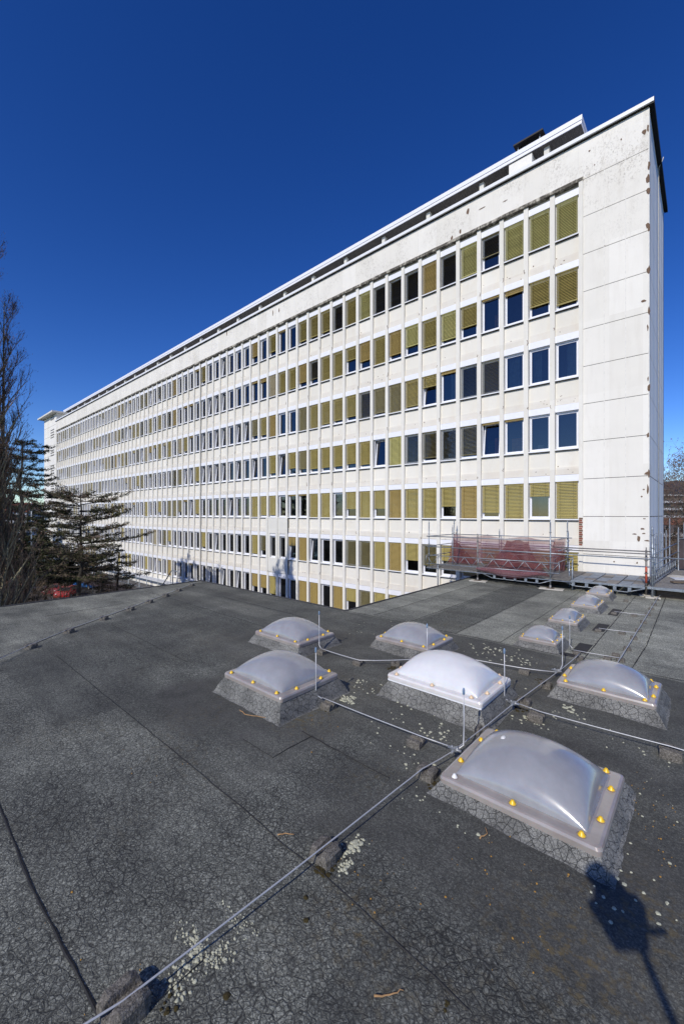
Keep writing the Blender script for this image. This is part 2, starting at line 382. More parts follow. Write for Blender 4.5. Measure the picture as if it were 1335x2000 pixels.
def wear_tint(x, y):
    wx = x + .35 * fb(x, y, 1.3, 3); wy = y + .3 * fb(x, y, 1.1, 7)
    dk = 0
    for d in domes[:6]:
        dx = max(d[0] - .75 - wx, wx - d[1] - .75, 0); dy = max(d[2] - .85 - wy, wy - d[3] - .7, 0)
        dk = max(dk, 1 - sstep(0, .55, math.hypot(dx, dy)))
    if wx > -6.9:
        dk = max(dk, .8 * sstep(6.0, 6.6, wy) * (1 - sstep(9.75, 9.9, y)))
        dk = max(dk, .9 * sstep(-2.9, -2.5, wx) * sstep(3.3, 3.8, wy) * (1 - sstep(9.75, 9.9, y)))
    dk *= .85 + .3 * fb(x, y, .8, 5)
    li = 0
    if y > 9.85:
        li = .72 + .3 * fb(x, y, 3, 1)
        if -7.6 < x < -6.3: li -= .22
        if -6.3 < x < -4.9: li = .08 + .2 * fb(x, y, 1.5)
        dk = .0
    # left of the diagonal wire a paler tint is mixed in
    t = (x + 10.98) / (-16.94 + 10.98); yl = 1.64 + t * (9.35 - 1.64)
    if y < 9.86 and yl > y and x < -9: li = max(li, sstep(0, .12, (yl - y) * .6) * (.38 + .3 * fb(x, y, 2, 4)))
    elif y <= 9.86: dk = max(dk, .35 + .25 * fb(x, y, 2.5, 8)) if y > 7.2 else dk
    if y <= 9.86:
        li = max(li, .14 * sstep(-.1, .5, fb(x, y, 1.8, 12)))
        b_ = math.floor((y - .86 + .006 * math.sin(x)) / .83); q_ = math.floor((x + b_ * 1.9) / 5.2)
        v_ = random.Random(b_ * 91 + q_ * 17).random(); li += .2 * v_ if v_ > .5 else 0; dk = max(dk, .3 * (1 - v_ * 2)) if v_ < .5 else dk
    ms = max(0, fb(x, y, 1.6, 20)) * .6
    for cx, cy, rr in ((-.7, 3.2, .8), (-4.6, 4.3, .7), (-2.0, 2.4, .5), (-5.3, 10.6, .7), (-.4, 3.9, .6)):
        ms = max(ms, 1 - math.hypot(x - cx, y - cy) / rr)
    return max(0, min(1, dk)), max(0, min(1, li)), max(0, min(1, ms))
def grid(x0, x1, y0, y1, st, vs, fs, cs):
    nx, ny = int(round((x1 - x0) / st)), int(round((y1 - y0) / st)); i0 = len(vs)
    for j in range(ny + 1):
        for i in range(nx + 1):
            x, y = x0 + (x1 - x0) * i / nx, y0 + (y1 - y0) * j / ny
            e = .012 * fb(x, y, 1.2, 9) + .006 * fb(x, y, .35, 2)
            if i in (0, nx) or j in (0, ny): e = 0
            vs.append((x + 4, y - 5, e - GZ)); cs.append(wear_tint(x, y))
    for j in range(ny):
        for i in range(nx):
            a_ = i0 + j * (nx + 1) + i; fs.append((a_, a_ + 1, a_ + nx + 2, a_ + nx + 1))
vs, fs, cs = [], [], []
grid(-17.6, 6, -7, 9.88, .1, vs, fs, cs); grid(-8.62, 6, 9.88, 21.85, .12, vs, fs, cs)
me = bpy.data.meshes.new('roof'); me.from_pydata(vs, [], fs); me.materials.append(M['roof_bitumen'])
ca = me.color_attributes.new('wear_tint', 'FLOAT_COLOR', 'POINT')
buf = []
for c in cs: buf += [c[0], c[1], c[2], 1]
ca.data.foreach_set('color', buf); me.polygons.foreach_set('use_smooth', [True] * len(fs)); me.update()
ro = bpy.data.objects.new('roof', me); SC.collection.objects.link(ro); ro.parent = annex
off = (-4, 5, GZ)
g = MB()
for (x0, x1, y0, y1) in ((-17.55, 6, -7, 9.83), (-8.57, 6, 9.83, 21.8)): g.box(x0, x1, y0, y1, GZ, -.03, 'wall_white')
g.build('wall', annex, off)
g = MB()     # roof edge trim, a rolled felt lip
def lip(p0, p1, w=.07, h=.035):
    n = max(2, int((Vector(p1) - Vector(p0)).length / .4)); pts = []
    for i in range(n + 1):
        t = i / n; pts.append((p0[0] + (p1[0] - p0[0]) * t + random.uniform(-.006, .006), p0[1] + (p1[1] - p0[1]) * t + random.uniform(-.006, .006), h * .2 + random.uniform(-.006, .006)))
    g.tube(pts, h, 'edge_bitumen', 6)
random.seed(5)
lip((-17.6, -7), (-17.6, 9.88)); lip((-17.6, 9.88), (-8.62, 9.88)); lip((-8.62, 9.88), (-8.62, 21.85))
g.build('roof_edge', annex, off)
# felt laps and tarred seams
def ribbon(pts, w, m, z=.004, wob=.007, seed=0, step=.12, h=.006):
    g = MB(); rnd = random.Random(seed); L = []
    for (ax, ay), (bx, by) in zip(pts[:-1], pts[1:]):
        n = max(1, int(math.hypot(bx - ax, by - ay) / step))
        for i in range(n): L.append((ax + (bx - ax) * i / n, ay + (by - ay) * i / n))
    L.append(pts[-1]); ring = []
    for i, (x, y) in enumerate(L):
        a_, b_ = L[max(0, i - 1)], L[min(len(L) - 1, i + 1)]; dx, dy = b_[0] - a_[0], b_[1] - a_[1]; q = math.hypot(dx, dy) or 1
        nx, ny = -dy / q, dx / q; o = wob * fb(x * 3, y * 3, 1, seed); ww = w * rnd.uniform(.55, 1.3)
        e = .012 * fb(x, y, 1.2, 9) + .006 * fb(x, y, .35, 2) + .002
        ring.append(((x + nx * (o - ww / 2), y + ny * (o - ww / 2), e + z), (x + nx * (o - ww * .1), y + ny * (o - ww * .1), e + z + h), (x + nx * (o + ww / 2), y + ny * (o + ww / 2), e + z)))
    for r0, r1 in zip(ring[:-1], ring[1:]):
        g.quad(r0[0], r0[1], r1[1], r1[0], m=m, smooth=True); g.quad(r0[1], r0[2], r1[2], r1[1], m=m, smooth=True)
    return g
seams = [([(-8, .80), (-5.54, .83), (-4.2, .83), (-2.74, .89)], .035), ([(-10.67, 2.55), (-3.68, 2.53), (-2.9, 2.5), (-2.5, 2.52), (-1.1, 2.43)], .022),
 ([(-4.3, 3.98), (-2.77, 3.96)], .035), ([(-12.5, 4.3), (-8.1, 4.25)], .018),
 ([(-17, 7.1), (-9, 7.0)], .014), ([(-13.5, 8.5), (-8.9, 8.45)], .014), ([(-1.1, 9.9), (-1.03, 12), (-1.1, 20.8)], .035), ([(-1.94, 9.87), (-1.96, 18.9)], .03),
 ([(-6.35, 9.9), (-6.3, 20.5)], .02), ([(-4.85, 9.9), (-4.9, 20.5)], .015), ([(-7.6, 10), (-7.6, 20.4)], .015), ([(-3.7, 9.9), (-3.75, 20)], .012), ([(-8.6, 9.9), (6, 9.87)], .03),
 ([(-16.5, 1.0), (-13.2, 1.05)], .015), ([(-15, 3.3), (-15.1, 6)], .012), ([(-2.6, 1.5), (-2.6, -3)], .012),
 ([(-11.2, 1.5), (-12.6, 3.15), (-14.1, 5.3), (-16.0, 7.95), (-17.1, 9.4)], .03), ([(-4.75, 3.3), (-4.1, 3.3), (-4.1, 4.0)], .015)]
for i, (p_, w_) in enumerate(seams): ribbon(p_, w_ * .62, 'seam_bitumen', seed=i * 3.7).build('roof_seam', annex, off)
for (x0, x1, y0, y1) in ((-2.25, -1.98, 10.4, 11.15), (-2.25, -1.99, 12.6, 13.5), (-2.25, -2.0, 14.9, 15.9), (-2.45, -2.1, 9.95, 10.15)):
    g = MB(); g.box(x0, x1, y0, y1, 0, .016, 'membrane_dark'); g.build('felt_patch', annex, off)

# ---------------------------------------------------------------- skylights
def make_dome(x0, x1, y0, y1, kind, label, rh, H, k):
    w, d = (x1 - x0), (y1 - y0); cx, cy = (x0 + x1) / 2, (y0 + y1) / 2; hw, hd = w / 2, d / 2
    small = kind == 'small'
    t = thing('skylight', label, 'skylight', (cx, cy, 0), 'roof domes on the annex roof')
    rnd = random.Random(k)
    # kerb: sloping felt upstand
    g = MB(); n = 14; o1 = .02 + rh * .28; i1 = .05; zt = rh - .05
    prof = [(o1 + .05, -.012), (o1, .012), (o1 * .55, zt * .45), (.0 - i1 + .03, zt * .93), (-i1, zt)]
    def per(e, j):     # rectangle perimeter point, expanded by e
        L = [(-hw - e, -hd - e), (hw + e, -hd - e), (hw + e, hd + e), (-hw - e, hd + e)]
        s_, f_ = divmod(j, n); a_, b_ = L[s_ % 4], L[(s_ + 1) % 4]; u = f_ / n
        return a_[0] + (b_[0] - a_[0]) * u, a_[1] + (b_[1] - a_[1]) * u
    rows = []
    for q, (e, z) in enumerate(prof):
        row = []
        for j in range(4 * n):
            x, y = per(e, j); jt = .012 if q < 4 else 0
            x += jt * fb(x * 4 + k, y * 4, 1, q); y += jt * fb(x * 4, y * 4 + k, 1, q + 5)
            row.append((x, y, z + (jt * .8 * fb(x * 5, y * 5, 1, k) if 0 < q < 4 else 0)))
        rows.append(row)
    for r0, r1 in zip(rows[:-1], rows[1:]):
        for j in range(4 * n): b_ = (j + 1) % (4 * n); g.quad(r0[j], r0[b_], r1[b_], r1[j], m='kerb_bitumen', smooth=True)
    g.build('kerb', t)
    mat_r = 'rim_white' if kind == 'white' else 'rim_grey'; mat_d = 'dome_white' if kind == 'white' else 'dome_grey'
    if kind == 'white':
        g = MB(); e = -.015; z0, z1 = rh - .06, rh + .03
        g.box(-hw - e, hw + e, -hd - e, hd + e, z0, z1, 'frame_white'); fo = g.build('frame', t)
        bv = fo.modifiers.new('b', 'BEVEL'); bv.width = .01; bv.segments = 2; rh += .05
    # rim with a turned down rounded edge; a superellipse ring mesh
    def ring(a_, b_, z, rad, m_=10):
        pts = []
        for (sx, sy, a0) in ((1, -1, -90), (1, 1, 0), (-1, 1, 90), (-1, -1, 180)):
            for i in range(m_ + 1):
                th_ = R(a0 + 90 * i / m_); pts.append((sx * (a_ - rad) + rad * math.cos(th_), sy * (b_ - rad) + rad * math.sin(th_), z))
        return pts
    fl = .085 if small else (.14 if k == 0 else .115)
    prf = [(-.004, -.075, .05), (0, -.02, .05), (-.012, .004, .05), (-.035, .012, .045), (-fl + .02, .010, .03), (-fl, .014, .02)]
    g = MB(); rr_ = [ring(hw + e, hd + e, rh + z, rad) for e, z, rad in prf]
    for r0, r1 in zip(rr_[:-1], rr_[1:]):
        for j in range(len(r0)): b_ = (j + 1) % len(r0); g.quad(r0[j], r0[b_], r1[b_], r1[j], m=mat_r, smooth=True)
    g.build('rim', t)
    # dome shell
    g = MB(); n2 = 26; a_, b_ = hw - fl, hd - fl; P_ = []
    for j in range(n2 + 1):
        row = []
        for i in range(n2 + 1):
            u, v = -1 + 2 * i / n2, -1 + 2 * j / n2
            u2, v2 = math.sin(u * math.pi / 2), math.sin(v * math.pi / 2)
            e = max(0, (1 - u2 * u2) * (1 - v2 * v2)); e = e ** .5
            row.append((u2 * a_, v2 * b_, rh + .015 + H * e))
        P_.append(row)
    for j in range(n2):
        for i in range(n2): g.quad(P_[j][i], P_[j][i + 1], P_[j + 1][i + 1], P_[j + 1][i], m=mat_d, smooth=True)
    o = g.build('dome', t)
    import bmesh
    bm = bmesh.new(); bm.from_mesh(o.data); bmesh.ops.remove_doubles(bm, verts=bm.verts, dist=1e-5); bm.to_mesh(o.data); bm.free()
    # bolt caps
    f2 = fl * .55; pos = []
    for u in (-.8, .0, .78): pos += [(u * hw, -hd + f2), (u * hw, hd - f2)]
    for v in (-.42, .42): pos += [(hw - f2, v * hd), (-hw + f2, v * hd)]
    for q, (x, y) in enumerate(pos):
        g = MB(); cap = 'bolt_pale' if kind == 'white' else 'bolt_yellow'
        if k == 0 and q == 0: cap = 'bolt_white'
        if k == 3 and q == 9: cap = 'bolt_white'
        rb = .022 if small else .034
        g.lathe((x, y, rh + .011), [(rb * 1.25, 0), (rb * 1.25, .003)], 'rust_ring', 10)
        g.lathe((x, y, rh + .013), [(rb, 0), (rb * .95, rb * .15), (rb * .66, rb * .5), (rb * .42, rb * .98), (rb * .3, rb * 1.05), (0, rb * (.98 + .1 * rnd.random()))], cap, 10)
        g.build('bolt_cap', t)
    if k == 0:
        g = MB(); g.blob((-.38 * hw, -.05, rh + .32), .03, .04, .035, 'bolt_white', rnd, 8); g.build('bird_dropping', t)
for k, d in enumerate(domes): make_dome(*d, k)

# ---------------------------------------------------------------- lightning conductors
HW = .125
def wire(pts, label, r=.008, h=HW, name='conductor_wire'):
    pp = []
    for i, p in enumerate(pts):
        z = p[2] if len(p) > 2 else h; pp.append(Vector((p[0], p[1], z)))
    out = []
    for i in range(len(pp) - 1):
        n = max(1, int((pp[i + 1] - pp[i]).length / .25))
        for k in range(n):
            t = k / n; q = pp[i].lerp(pp[i + 1], t); q.z -= .006 * math.sin(t * math.pi); q.x += .004 * fb(q.x, q.y, .7, 3); out.append(q)
    out.append(pp[-1]); g = MB(); g.tube(out, r, 'aluminium', 8)
    return tag(g.build(name), label, 'cable')
wire([(-2.85, .2), (-2.66, .98), (-2.55, 2.62), (-2.47, 4.2), (-2.36, 4.79), (-2.25, 6.58), (-2.05, 8.85), (-2.0, 9.9)], 'thick aluminium lightning conductor running from the bottom left past the domes to the pale wing', .007)
wire([(-4.62, 4.72), (-2.83, 4.77), (-2.36, 4.81)], 'conductor wire crossing from the left front dome to the junction near the nearest dome', .007, HW + .02)
wire([(-2.24, 6.61), (-1.85, 6.55), (-.33, 6.67), (1.5, 6.7)], 'conductor wire running right between the nearest dome and the right dome', .007, HW + .02)
wire([(-6.40, 6.5), (-5.3, 6.5), (-4.77, 6.97), (-3.89, 8.05), (-2.64, 8.28), (-2.1, 8.5)], 'bent conductor wire winding behind the white dome', .009, .11)
wire([(-10.0, .35), (-10.98, 1.64), (-11.65, 2.29), (-12.45, 3.26), (-13.24, 4.35), (-13.9, 5.35), (-14.56, 6.24), (-15.23, 7.12), (-15.89, 7.95), (-16.94, 9.35)], 'thin conductor wire running diagonally over the left part of the roof', .008, .1)
wire([(-1.34, 9.3), (-1.32, 10.5), (-1.28, 18.6), (-1.2, 20.4)], 'thin conductor wire on the pale wing running up to the scaffold', .008, .09)
wire([(-2.2, 10.2), (-1.33, 10.28)], 'short cross wire on the wing by the nearest small dome', .007, .09)
wire([(-2.1, 12.6), (-1.31, 12.75)], 'short cross wire on the wing by the second small dome', .007, .09)
wire([(-2.1, 15.1), (-1.3, 15.2)], 'short cross wire on the wing by the third small dome', .007, .09)
# clamps at crossings
for (x, y), lb in (((-2.36, 4.8), 'metal clamp joining two crossing wires beside the nearest dome'), ((-2.25, 6.59), 'metal clamp joining the wires at the corner of the white dome'), ((-2.1, 8.5), 'metal clamp joining the wires left of the right dome')):
    g = MB(); g.obox((x, y), (.7, .7), (-.7, .7), .045, .03, HW - .01, HW + .03, 'clamp')
    for sx in (-.035, .035): g.lathe((x + sx, y, HW + .03), [(.014, 0), (.014, .015), (0, .015)], 'clamp', 6)
    g.tube([(x - .09, y, HW + .012), (x + .09, y, HW + .012)], .018, 'clamp', 6); g.tube([(x, y - .09, HW), (x, y + .09, HW)], .017, 'clamp', 6)
    tag(g.build('wire_clamp'), lb, 'clamp')
# air rods
rods = [((-4.76, 4.72), (-4.62, 4.72), .9, 'thin air rod with blue tip beside the left front dome'), ((-6.5, 6.55), (-6.4, 6.5), .9, 'thin air rod with blue tip beside the rear left dome'),
 ((-4.1, 7.15), (-3.95, 7.95), .92, 'thin air rod with blue tip behind the white dome'), ((-2.40, 6.62), (-2.25, 6.6), .93, 'thin air rod with blue tip at the right corner of the white dome'),
 ((-2.30, 4.93), (-2.34, 4.82), .86, 'thin air rod with blue tip between the white dome and the nearest dome'), ((-2.08, 8.82), (-2.07, 8.6), .9, 'thin air rod with blue tip left of the right dome'),
 ((-2.28, 10.3), (-2.2, 10.2), .8, 'thin air rod beside the nearest small dome on the wing')]
for (x, y), (fx, fy), h, lb in rods:
    g = MB(); sm_ = 'wing' in lb; r_ = .007 if sm_ else .0095
    t = thing('air_rod', lb, 'lightning rod', (x, y, 0), 'lightning rods on the roof')
    g.tube([(fx - x, fy - y, HW), (0, 0, HW + .03), (.004, 0, HW + .3), (0, 0, h)], [r_, r_, r_ * .9, r_ * .75], 'aluminium', 7); g.build('rod', t)
    g = MB(); g.lathe((0, 0, h - .06), [(.011, 0), (.017, .01), (.017, .06), (.008, .085), (0, .088)], 'cap_blue', 8); g.build('tip', t)
# concrete holder blocks
def block_mesh(s, seed, round_=False):
    rnd = random.Random(seed); g = MB(); hh = .11 * s / .11 * 1.0
    n = 5; w = s; zt = s * 1.05
    # stubby block with a notch across the top for the wire, rough outline
    prof = [(-1, 0), (-1.0, .75), (-.82, 1), (-.3, 1), (-.2, .62), (.2, .62), (.3, 1), (.82, 1), (1, .75), (1, 0)]
    ys = [-1, -.6, 0, .6, 1]; rows = []
    for y in ys:
        k = .86 if abs(y) == 1 else 1; row = []
        for (x, z) in prof: row.append((x * w * k * rnd.uniform(.93, 1.05), y * w * .95 + rnd.uniform(-.06, .06) * w, z * zt * (k if z > .7 else 1) * rnd.uniform(.95, 1.04) - .003))
        rows.append(row)
    for r0, r1 in zip(rows[:-1], rows[1:]):
        for j in range(len(prof) - 1): g.quad(r0[j], r0[j + 1], r1[j + 1], r1[j], m='concrete_block')
    g.quad(*rows[0][::-1], m='concrete_block'); g.quad(*rows[-1], m='concrete_block')
    return g
big_blocks = [((-2.56, 2.66), .115, 0, 'rough concrete wire holder in the foreground with pale lichen beside it'), ((-2.70, 1.0), .125, 0, 'rough concrete wire holder at the bottom edge holding the thick wire'),
 ((-2.45, 4.28), .11, 0, 'mossy concrete wire holder at the left corner of the nearest dome'), ((-2.9, 4.76), .10, 90, 'concrete wire holder left of the wire junction by the nearest dome'),
 ((-2.34, 5.62), .10, 0, 'concrete wire holder between the white dome and the nearest dome'), ((-1.9, 6.57), .11, 90, 'concrete wire holder between the nearest dome and the right dome'),
 ((-2.2, 6.95), .10, 0, 'concrete wire holder just past the clamp at the white dome'), ((-.33, 6.69), .12, 90, 'concrete wire holder at the right edge of the roof'),
 ((-4.5, 4.74), .10, 90, 'concrete wire holder right of the left front dome'), ((-6.37, 6.5), .095, 90, 'concrete wire holder right of the rear left dome'),
 ((-5.34, 6.52), .095, 90, 'concrete wire holder midway between the rear left dome and the white dome'), ((-4.75, 7.0), .09, 40, 'dark mossy concrete wire holder left of the white dome'),
 ((-2.62, 8.3), .095, 90, 'concrete wire holder right of the dome behind the white one'), ((-2.13, 7.9), .095, 0, 'concrete wire holder left of the right dome'),
 ((-2.0, 9.85), .085, 0, 'concrete wire holder where the pale wing begins')]
for q, ((x, y), s_, rz, lb) in enumerate(big_blocks):
    o = block_mesh(s_, q).build('wire_holder'); o.location = (x, y, 0); o.rotation_euler = (0, 0, R(rz + 4)); tag(o, lb, 'wire holder', 'concrete holders under the wires')
ordn = ['first', 'second', 'third', 'fourth', 'fifth', 'sixth', 'seventh', 'eighth', 'ninth', 'tenth', 'eleventh', 'twelfth']
for q, (x, y) in enumerate([(-11.65, 2.29), (-12.45, 3.26), (-13.24, 4.35), (-13.9, 5.35), (-14.56, 6.24), (-15.23, 7.12), (-15.89, 7.95), (-16.6, 8.9)]):
    g = block_mesh(.105, 40 + q); o = g.build('wire_holder'); o.location = (x, y, 0); o.rotation_euler = (0, 0, R(38))
    tag(o, 'dark holder block under the diagonal wire on the left, %s counting from the near end' % ordn[q], 'wire holder', 'concrete holders under the wires')
for q, y in enumerate([10.35, 11.3, 12.4, 13.3, 14.4, 15.6, 16.6, 17.5, 18.5]):
    o = block_mesh(.075, 60 + q).build('wire_holder'); o.location = (-1.33 + .005 * (y - 10), y, 0); o.rotation_euler = (0, 0, R(5))
    tag(o, 'small holder block under the long wing wire, %s from the right dome towards the scaffold' % ordn[q], 'wire holder', 'concrete holders under the wires')
for q, (x, y, lb) in enumerate([(-2.12, 10.2, 'small holder block at the right of the nearest small dome'), (-1.55, 10.25, 'small holder block midway on the nearest short cross wire'), (-1.45, 10.6, 'small loose holder block beside the end of the nearest short cross wire'),
   (-2.1, 12.55, 'small holder block at the right of the second small dome'), (-1.6, 12.7, 'small holder block midway on the second short cross wire'), (-2.1, 15.05, 'small holder block at the right of the third small dome'),
   (-1.6, 15.15, 'small holder block midway on the third short cross wire'), (-2.1, 17.6, 'small holder block at the right of the furthest small dome')]):
    o = block_mesh(.075, 80 + q).build('wire_holder'); o.location = (x, y, 0); o.rotation_euler = (0, 0, R(90)); tag(o, lb, 'wire holder', 'concrete holders under the wires')

# ---------------------------------------------------------------- lichen, moss, twigs
rnd = random.Random(11); g = MB()
def scatter(cx, cy, sx, sy, n, r0, r1, m='lichen_pale', ang=0):
    ca_, sa_ = math.cos(R(ang)), math.sin(R(ang))
    for _ in range(n):
        u, v = rnd.gauss(0, 1) * sx, rnd.gauss(0, 1) * sy
        x, y = cx + u * ca_ - v * sa_, cy + u * sa_ + v * ca_; r_ = rnd.uniform(r0, r1) * rnd.choice((.5, .8, 1, 1.2))
        e = .012 * fb(x, y, 1.2, 9) + .006 * fb(x, y, .35, 2)
        g.blob((x, y, e), r_, r_ * rnd.uniform(.7, 1.1), .006 + r_ * .25, m, rnd, 8)
def S(px, py): return W(px, py, 0)
for (px, py, sx, sy, n, r0, r1) in ((690, 1655, .03, .06, 70, .012, .02), (680, 1690, .02, .05, 30, .01, .018), (385, 1850, .10, .03, 120, .006, .014), (430, 1865, .05, .05, 60, .006, .013), (360, 1900, .05, .04, 40, .008, .016),
   (345, 1930, .05, .02, 22, .008, .014), (470, 1800, .1, .03, 50, .004, .009), (820, 1555, .15, .1, 10, .008, .016), (890, 1610, .2, .1, 5, .008, .016), (680, 1365, .1, .07, 45, .012, .03), (715, 1340, .2, .12, 26, .01, .025), (850, 1430, .16, .12, 24, .012, .024), (800, 1480, .3, .1, 16, .01, .02),
   (960, 1270, .3, .2, 36, .012, .028), (1010, 1290, .3, .15, 22, .01, .028), (1035, 1405, .12, .12, 30, .012, .026), (1110, 1385, .1, .06, 18, .015, .03), (1060, 1390, .3, .2, 18, .01, .022), (760, 1400, .15, .3, 14, .01, .022),
   (1240, 1450, .4, .2, 14, .01, .02), (1300, 1560, .2, .3, 16, .006, .014), (1290, 1760, .2, .2, 10, .01, .02), (1215, 1710, .15, .1, 9, .012, .022), (1180, 1765, .1, .1, 6, .012, .02), (940, 1290, .6, .5, 16, .008, .02), (700, 1230, .8, .5, 12, .01, .02), (880, 1390, .2, .2, 12, .01, .02)):
    x, y = S(px, py); scatter(x, y, sx, sy, n, r0, r1)
o = g.build('lichen'); o['kind'] = 'stuff'; tag(o, 'scattered crusts of pale green and cream lichen on the roofing felt', 'lichen')
g = MB()
for (px, py, n) in ((1010, 1650, 9), (960, 1700, 14), (700, 1700, 12), (580, 1360, 16), (560, 1390, 16), (1290, 1600, 40), (620, 1430, 8), (300, 1500, 8), (100, 1800, 6), (1050, 1850, 12), (850, 1750, 10), (200, 1900, 5), (1320, 1700, 14)):
    x, y = S(px, py); scatter(x, y, .25, .25, n, .003, .009, 'lichen_orange')
o = g.build('lichen'); o['kind'] = 'stuff'; tag(o, 'tiny scattered orange lichen spots on the dark felt', 'lichen')
g = MB()
for (px, py, sx, n, r0, r1) in ((630, 1700, .04, 16, .012, .03), (645, 1688, .03, 10, .012, .025), (597, 1752, .004, 2, .015, .02), (597, 1797, .004, 2, .018, .024), (443, 1945, .005, 2, .022, .03), (845, 1530, .04, 20, .012, .03), (765, 1306, .05, 20, .02, .04), (860, 1960, .03, 3, .01, .02),
   (335, 1960, .04, 8, .01, .02), (1055, 1330, .06, 12, .01, .03), (1010, 1385, .05, 10, .015, .03), (640, 1385, .03, 8, .015, .03)):
    x, y = S(px, py)
    for _ in range(n):
        xx, yy = x + rnd.gauss(0, 1) * sx, y + rnd.gauss(0, 1) * sx; r_ = rnd.uniform(r0, r1); g.blob((xx, yy, -.002), r_, r_ * .9, r_ * .55, 'moss_brown', rnd, 9, .3)
o = g.build('moss'); o['kind'] = 'stuff'; tag(o, 'small dark brown moss cushions beside the holders and wires', 'moss')
def twig(pts, label):
    g = MB(); pp = []
    for (px, py), (qx, qy) in zip(pts[:-1], pts[1:]):
        for k in range(4):
            t = k / 4; x, y = S(px + (qx - px) * t, py + (qy - py) * t); pp.append((x + rnd.uniform(-.006, .006), y + rnd.uniform(-.006, .006), .012 + rnd.uniform(0, .01)))
    x, y = S(*pts[-1]); pp.append((x, y, .012)); g.tube(pp, [.007 * (1 - .6 * i / len(pp)) for i in range(len(pp))], 'twig_tan', 5); tag(g.build('twig'), label, 'twig', 'dry twigs on the roof')
twig([(468, 1389), (480, 1397), (510, 1403), (545, 1404), (556, 1401)], 'thin curved brown twig in front of the left front dome')
twig([(730, 1950), (760, 1946), (788, 1938)], 'thin brown twig lying near the bottom edge')
twig([(543, 1634), (560, 1631), (575, 1632)], 'tiny pale twig left of the foreground wire holder')
twig([(936, 1640), (951, 1632), (947, 1618)], 'short curled twig below the nearest dome')

# ================================================================ TALL BLOCK
BO = (-50, D, GZ)
blk = thing('office_building', 'long white seven storey office block with ochre window blinds', 'building', BO)
XL, XR = X0 - PITCH * NC, X0          # windowed stretch
YS, YL, YF = D + .17, D + .13, D + .21
rows = [ZT - STO * k for k in range(7)]
g = MB()
for k, zt in enumerate(rows):      # lintel above and spandrel below every window row
    if k: g.box(XL, XR, YL, D + 1.0, zt, zt + .36, 'lintel_cream')
    else: g.box(XL, XR, YS, D + 1.0, zt, zt + .6, 'lintel_cream')
    zb = zt - 2.235; zn = zt - STO + .36 if k < 6 else zb - .45
    g.box(XL, XR, YS, D + 1.0, zn, zb, 'spandrel_cream')
g.box(XL, XR, D + .05, D + 1, GZ, rows[6] - 2.69, 'wall_white')
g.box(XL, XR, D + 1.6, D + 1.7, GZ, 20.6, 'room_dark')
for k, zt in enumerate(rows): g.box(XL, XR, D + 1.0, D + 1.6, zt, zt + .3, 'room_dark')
gw = g
GD = 8.2       # depth of the gable
XC = -1.79
g = MB()     # corner panels with open joints, dark backing
zj = [20.77, 18.96] + [18.96 - 1.772 * k for k in range(1, 11)] + [-.6, GZ]
xs = [-4.3, -3.46, -2.64, XC]
for z1, z0 in zip(zj[:-1], zj[1:]):
    g.box(-4.3, XC, D, D + .3, z0 + .012, z1 - .012, 'panel_white')
g.box(-4.29, XC - .02, D + .02, D + GD, GZ, 20.75, 'joint_dark')
gc = g
g = MB()
for z1, z0 in zip(zj[:-1], zj[1:]):
    g.box(XC - .3, XC, D + .3, D + GD, z0 + .018, z1 - .018, 'gable_white')
for y in (D + 1.1, D + 2.7, D + 4.3, D + 5.9, D + 7.2): g.box(XC, XC + .003, y, y + .02, -1, 20.7, 'seam_light')
g.box(XL - .3, XC, D + GD - .2, D + GD, GZ, 20.7, 'gable_white')
g.build('gable_wall', blk, BO)
g = MB(); g.tube([(XC + .05, D + 4.0, -.5), (XC + .05, D + 4.0, 20.6), (XC + .2, D + 4.0, 20.9), (XC + .24, D + 4.0, 21.05)], .018, 'pad_white', 6); g.build('lightning_cable', blk, BO)
g = MB()     # fascia band above the windows
zf0 = 19.08
n_ = 0
g.box(XL - .2, -4.3, D, D + .6, zf0, 20.77, 'panel_white')
for k in range(-0, NC + 1):
    x = X0 - PITCH * k - .0; g.box(x - .012, x + .012, D - .007, D + .02, zf0, 20.72, 'seam_light')
for x in xs[1:3]: g.box(x - .014, x + .014, D - .007, D + .02, -.5, 20.72, 'seam_light')
g.box(XC - .03, XC + .004, D - .006, D + .03, -.5, 20.72, 'seam_light')
g.build('fascia', blk, BO)
# dirty projecting frame round the window field
g = MB(); rnd = random.Random(2)
def rough_bar(horizontal, a0, a1, c0, c1):
    n = max(4, int(abs(a1 - a0) / .35)); prev = None
    for i in range(n + 1):
        t = a0 + (a1 - a0) * i / n; j = [rnd.uniform(-.015, .015) for _ in range(2)]
        if horizontal: sec = [(t, D - .07 + j[0], c0), (t, D - .07 + j[1], c1 - .03), (t, D - .02, c1 + j[0]), (t, D + .35, c1), (t, D + .35, c0)]
        else: sec = [(c0, D - .05 + j[0] * .4, t), (c1 - .02, D - .05 + j[1] * .4, t), (c1, D - .01, t), (c1, D + .35, t), (c0, D + .35, t)]
        if prev:
            for q in range(5): r_ = (q + 1) % 5; g.quad(prev[q], prev[r_], sec[r_], sec[q], m='ledge_dirty' if horizontal else 'pilaster_cream')
        prev = sec
rough_bar(True, X0 + .22, XL - .1, 18.92, 19.10)
rough_bar(False, -.8, 19.05, X0 + .03, X0 + .21)
rough_bar(False, GZ, 19.05, XL - .1, XL + .05)
g.build('window_surround', blk, BO)
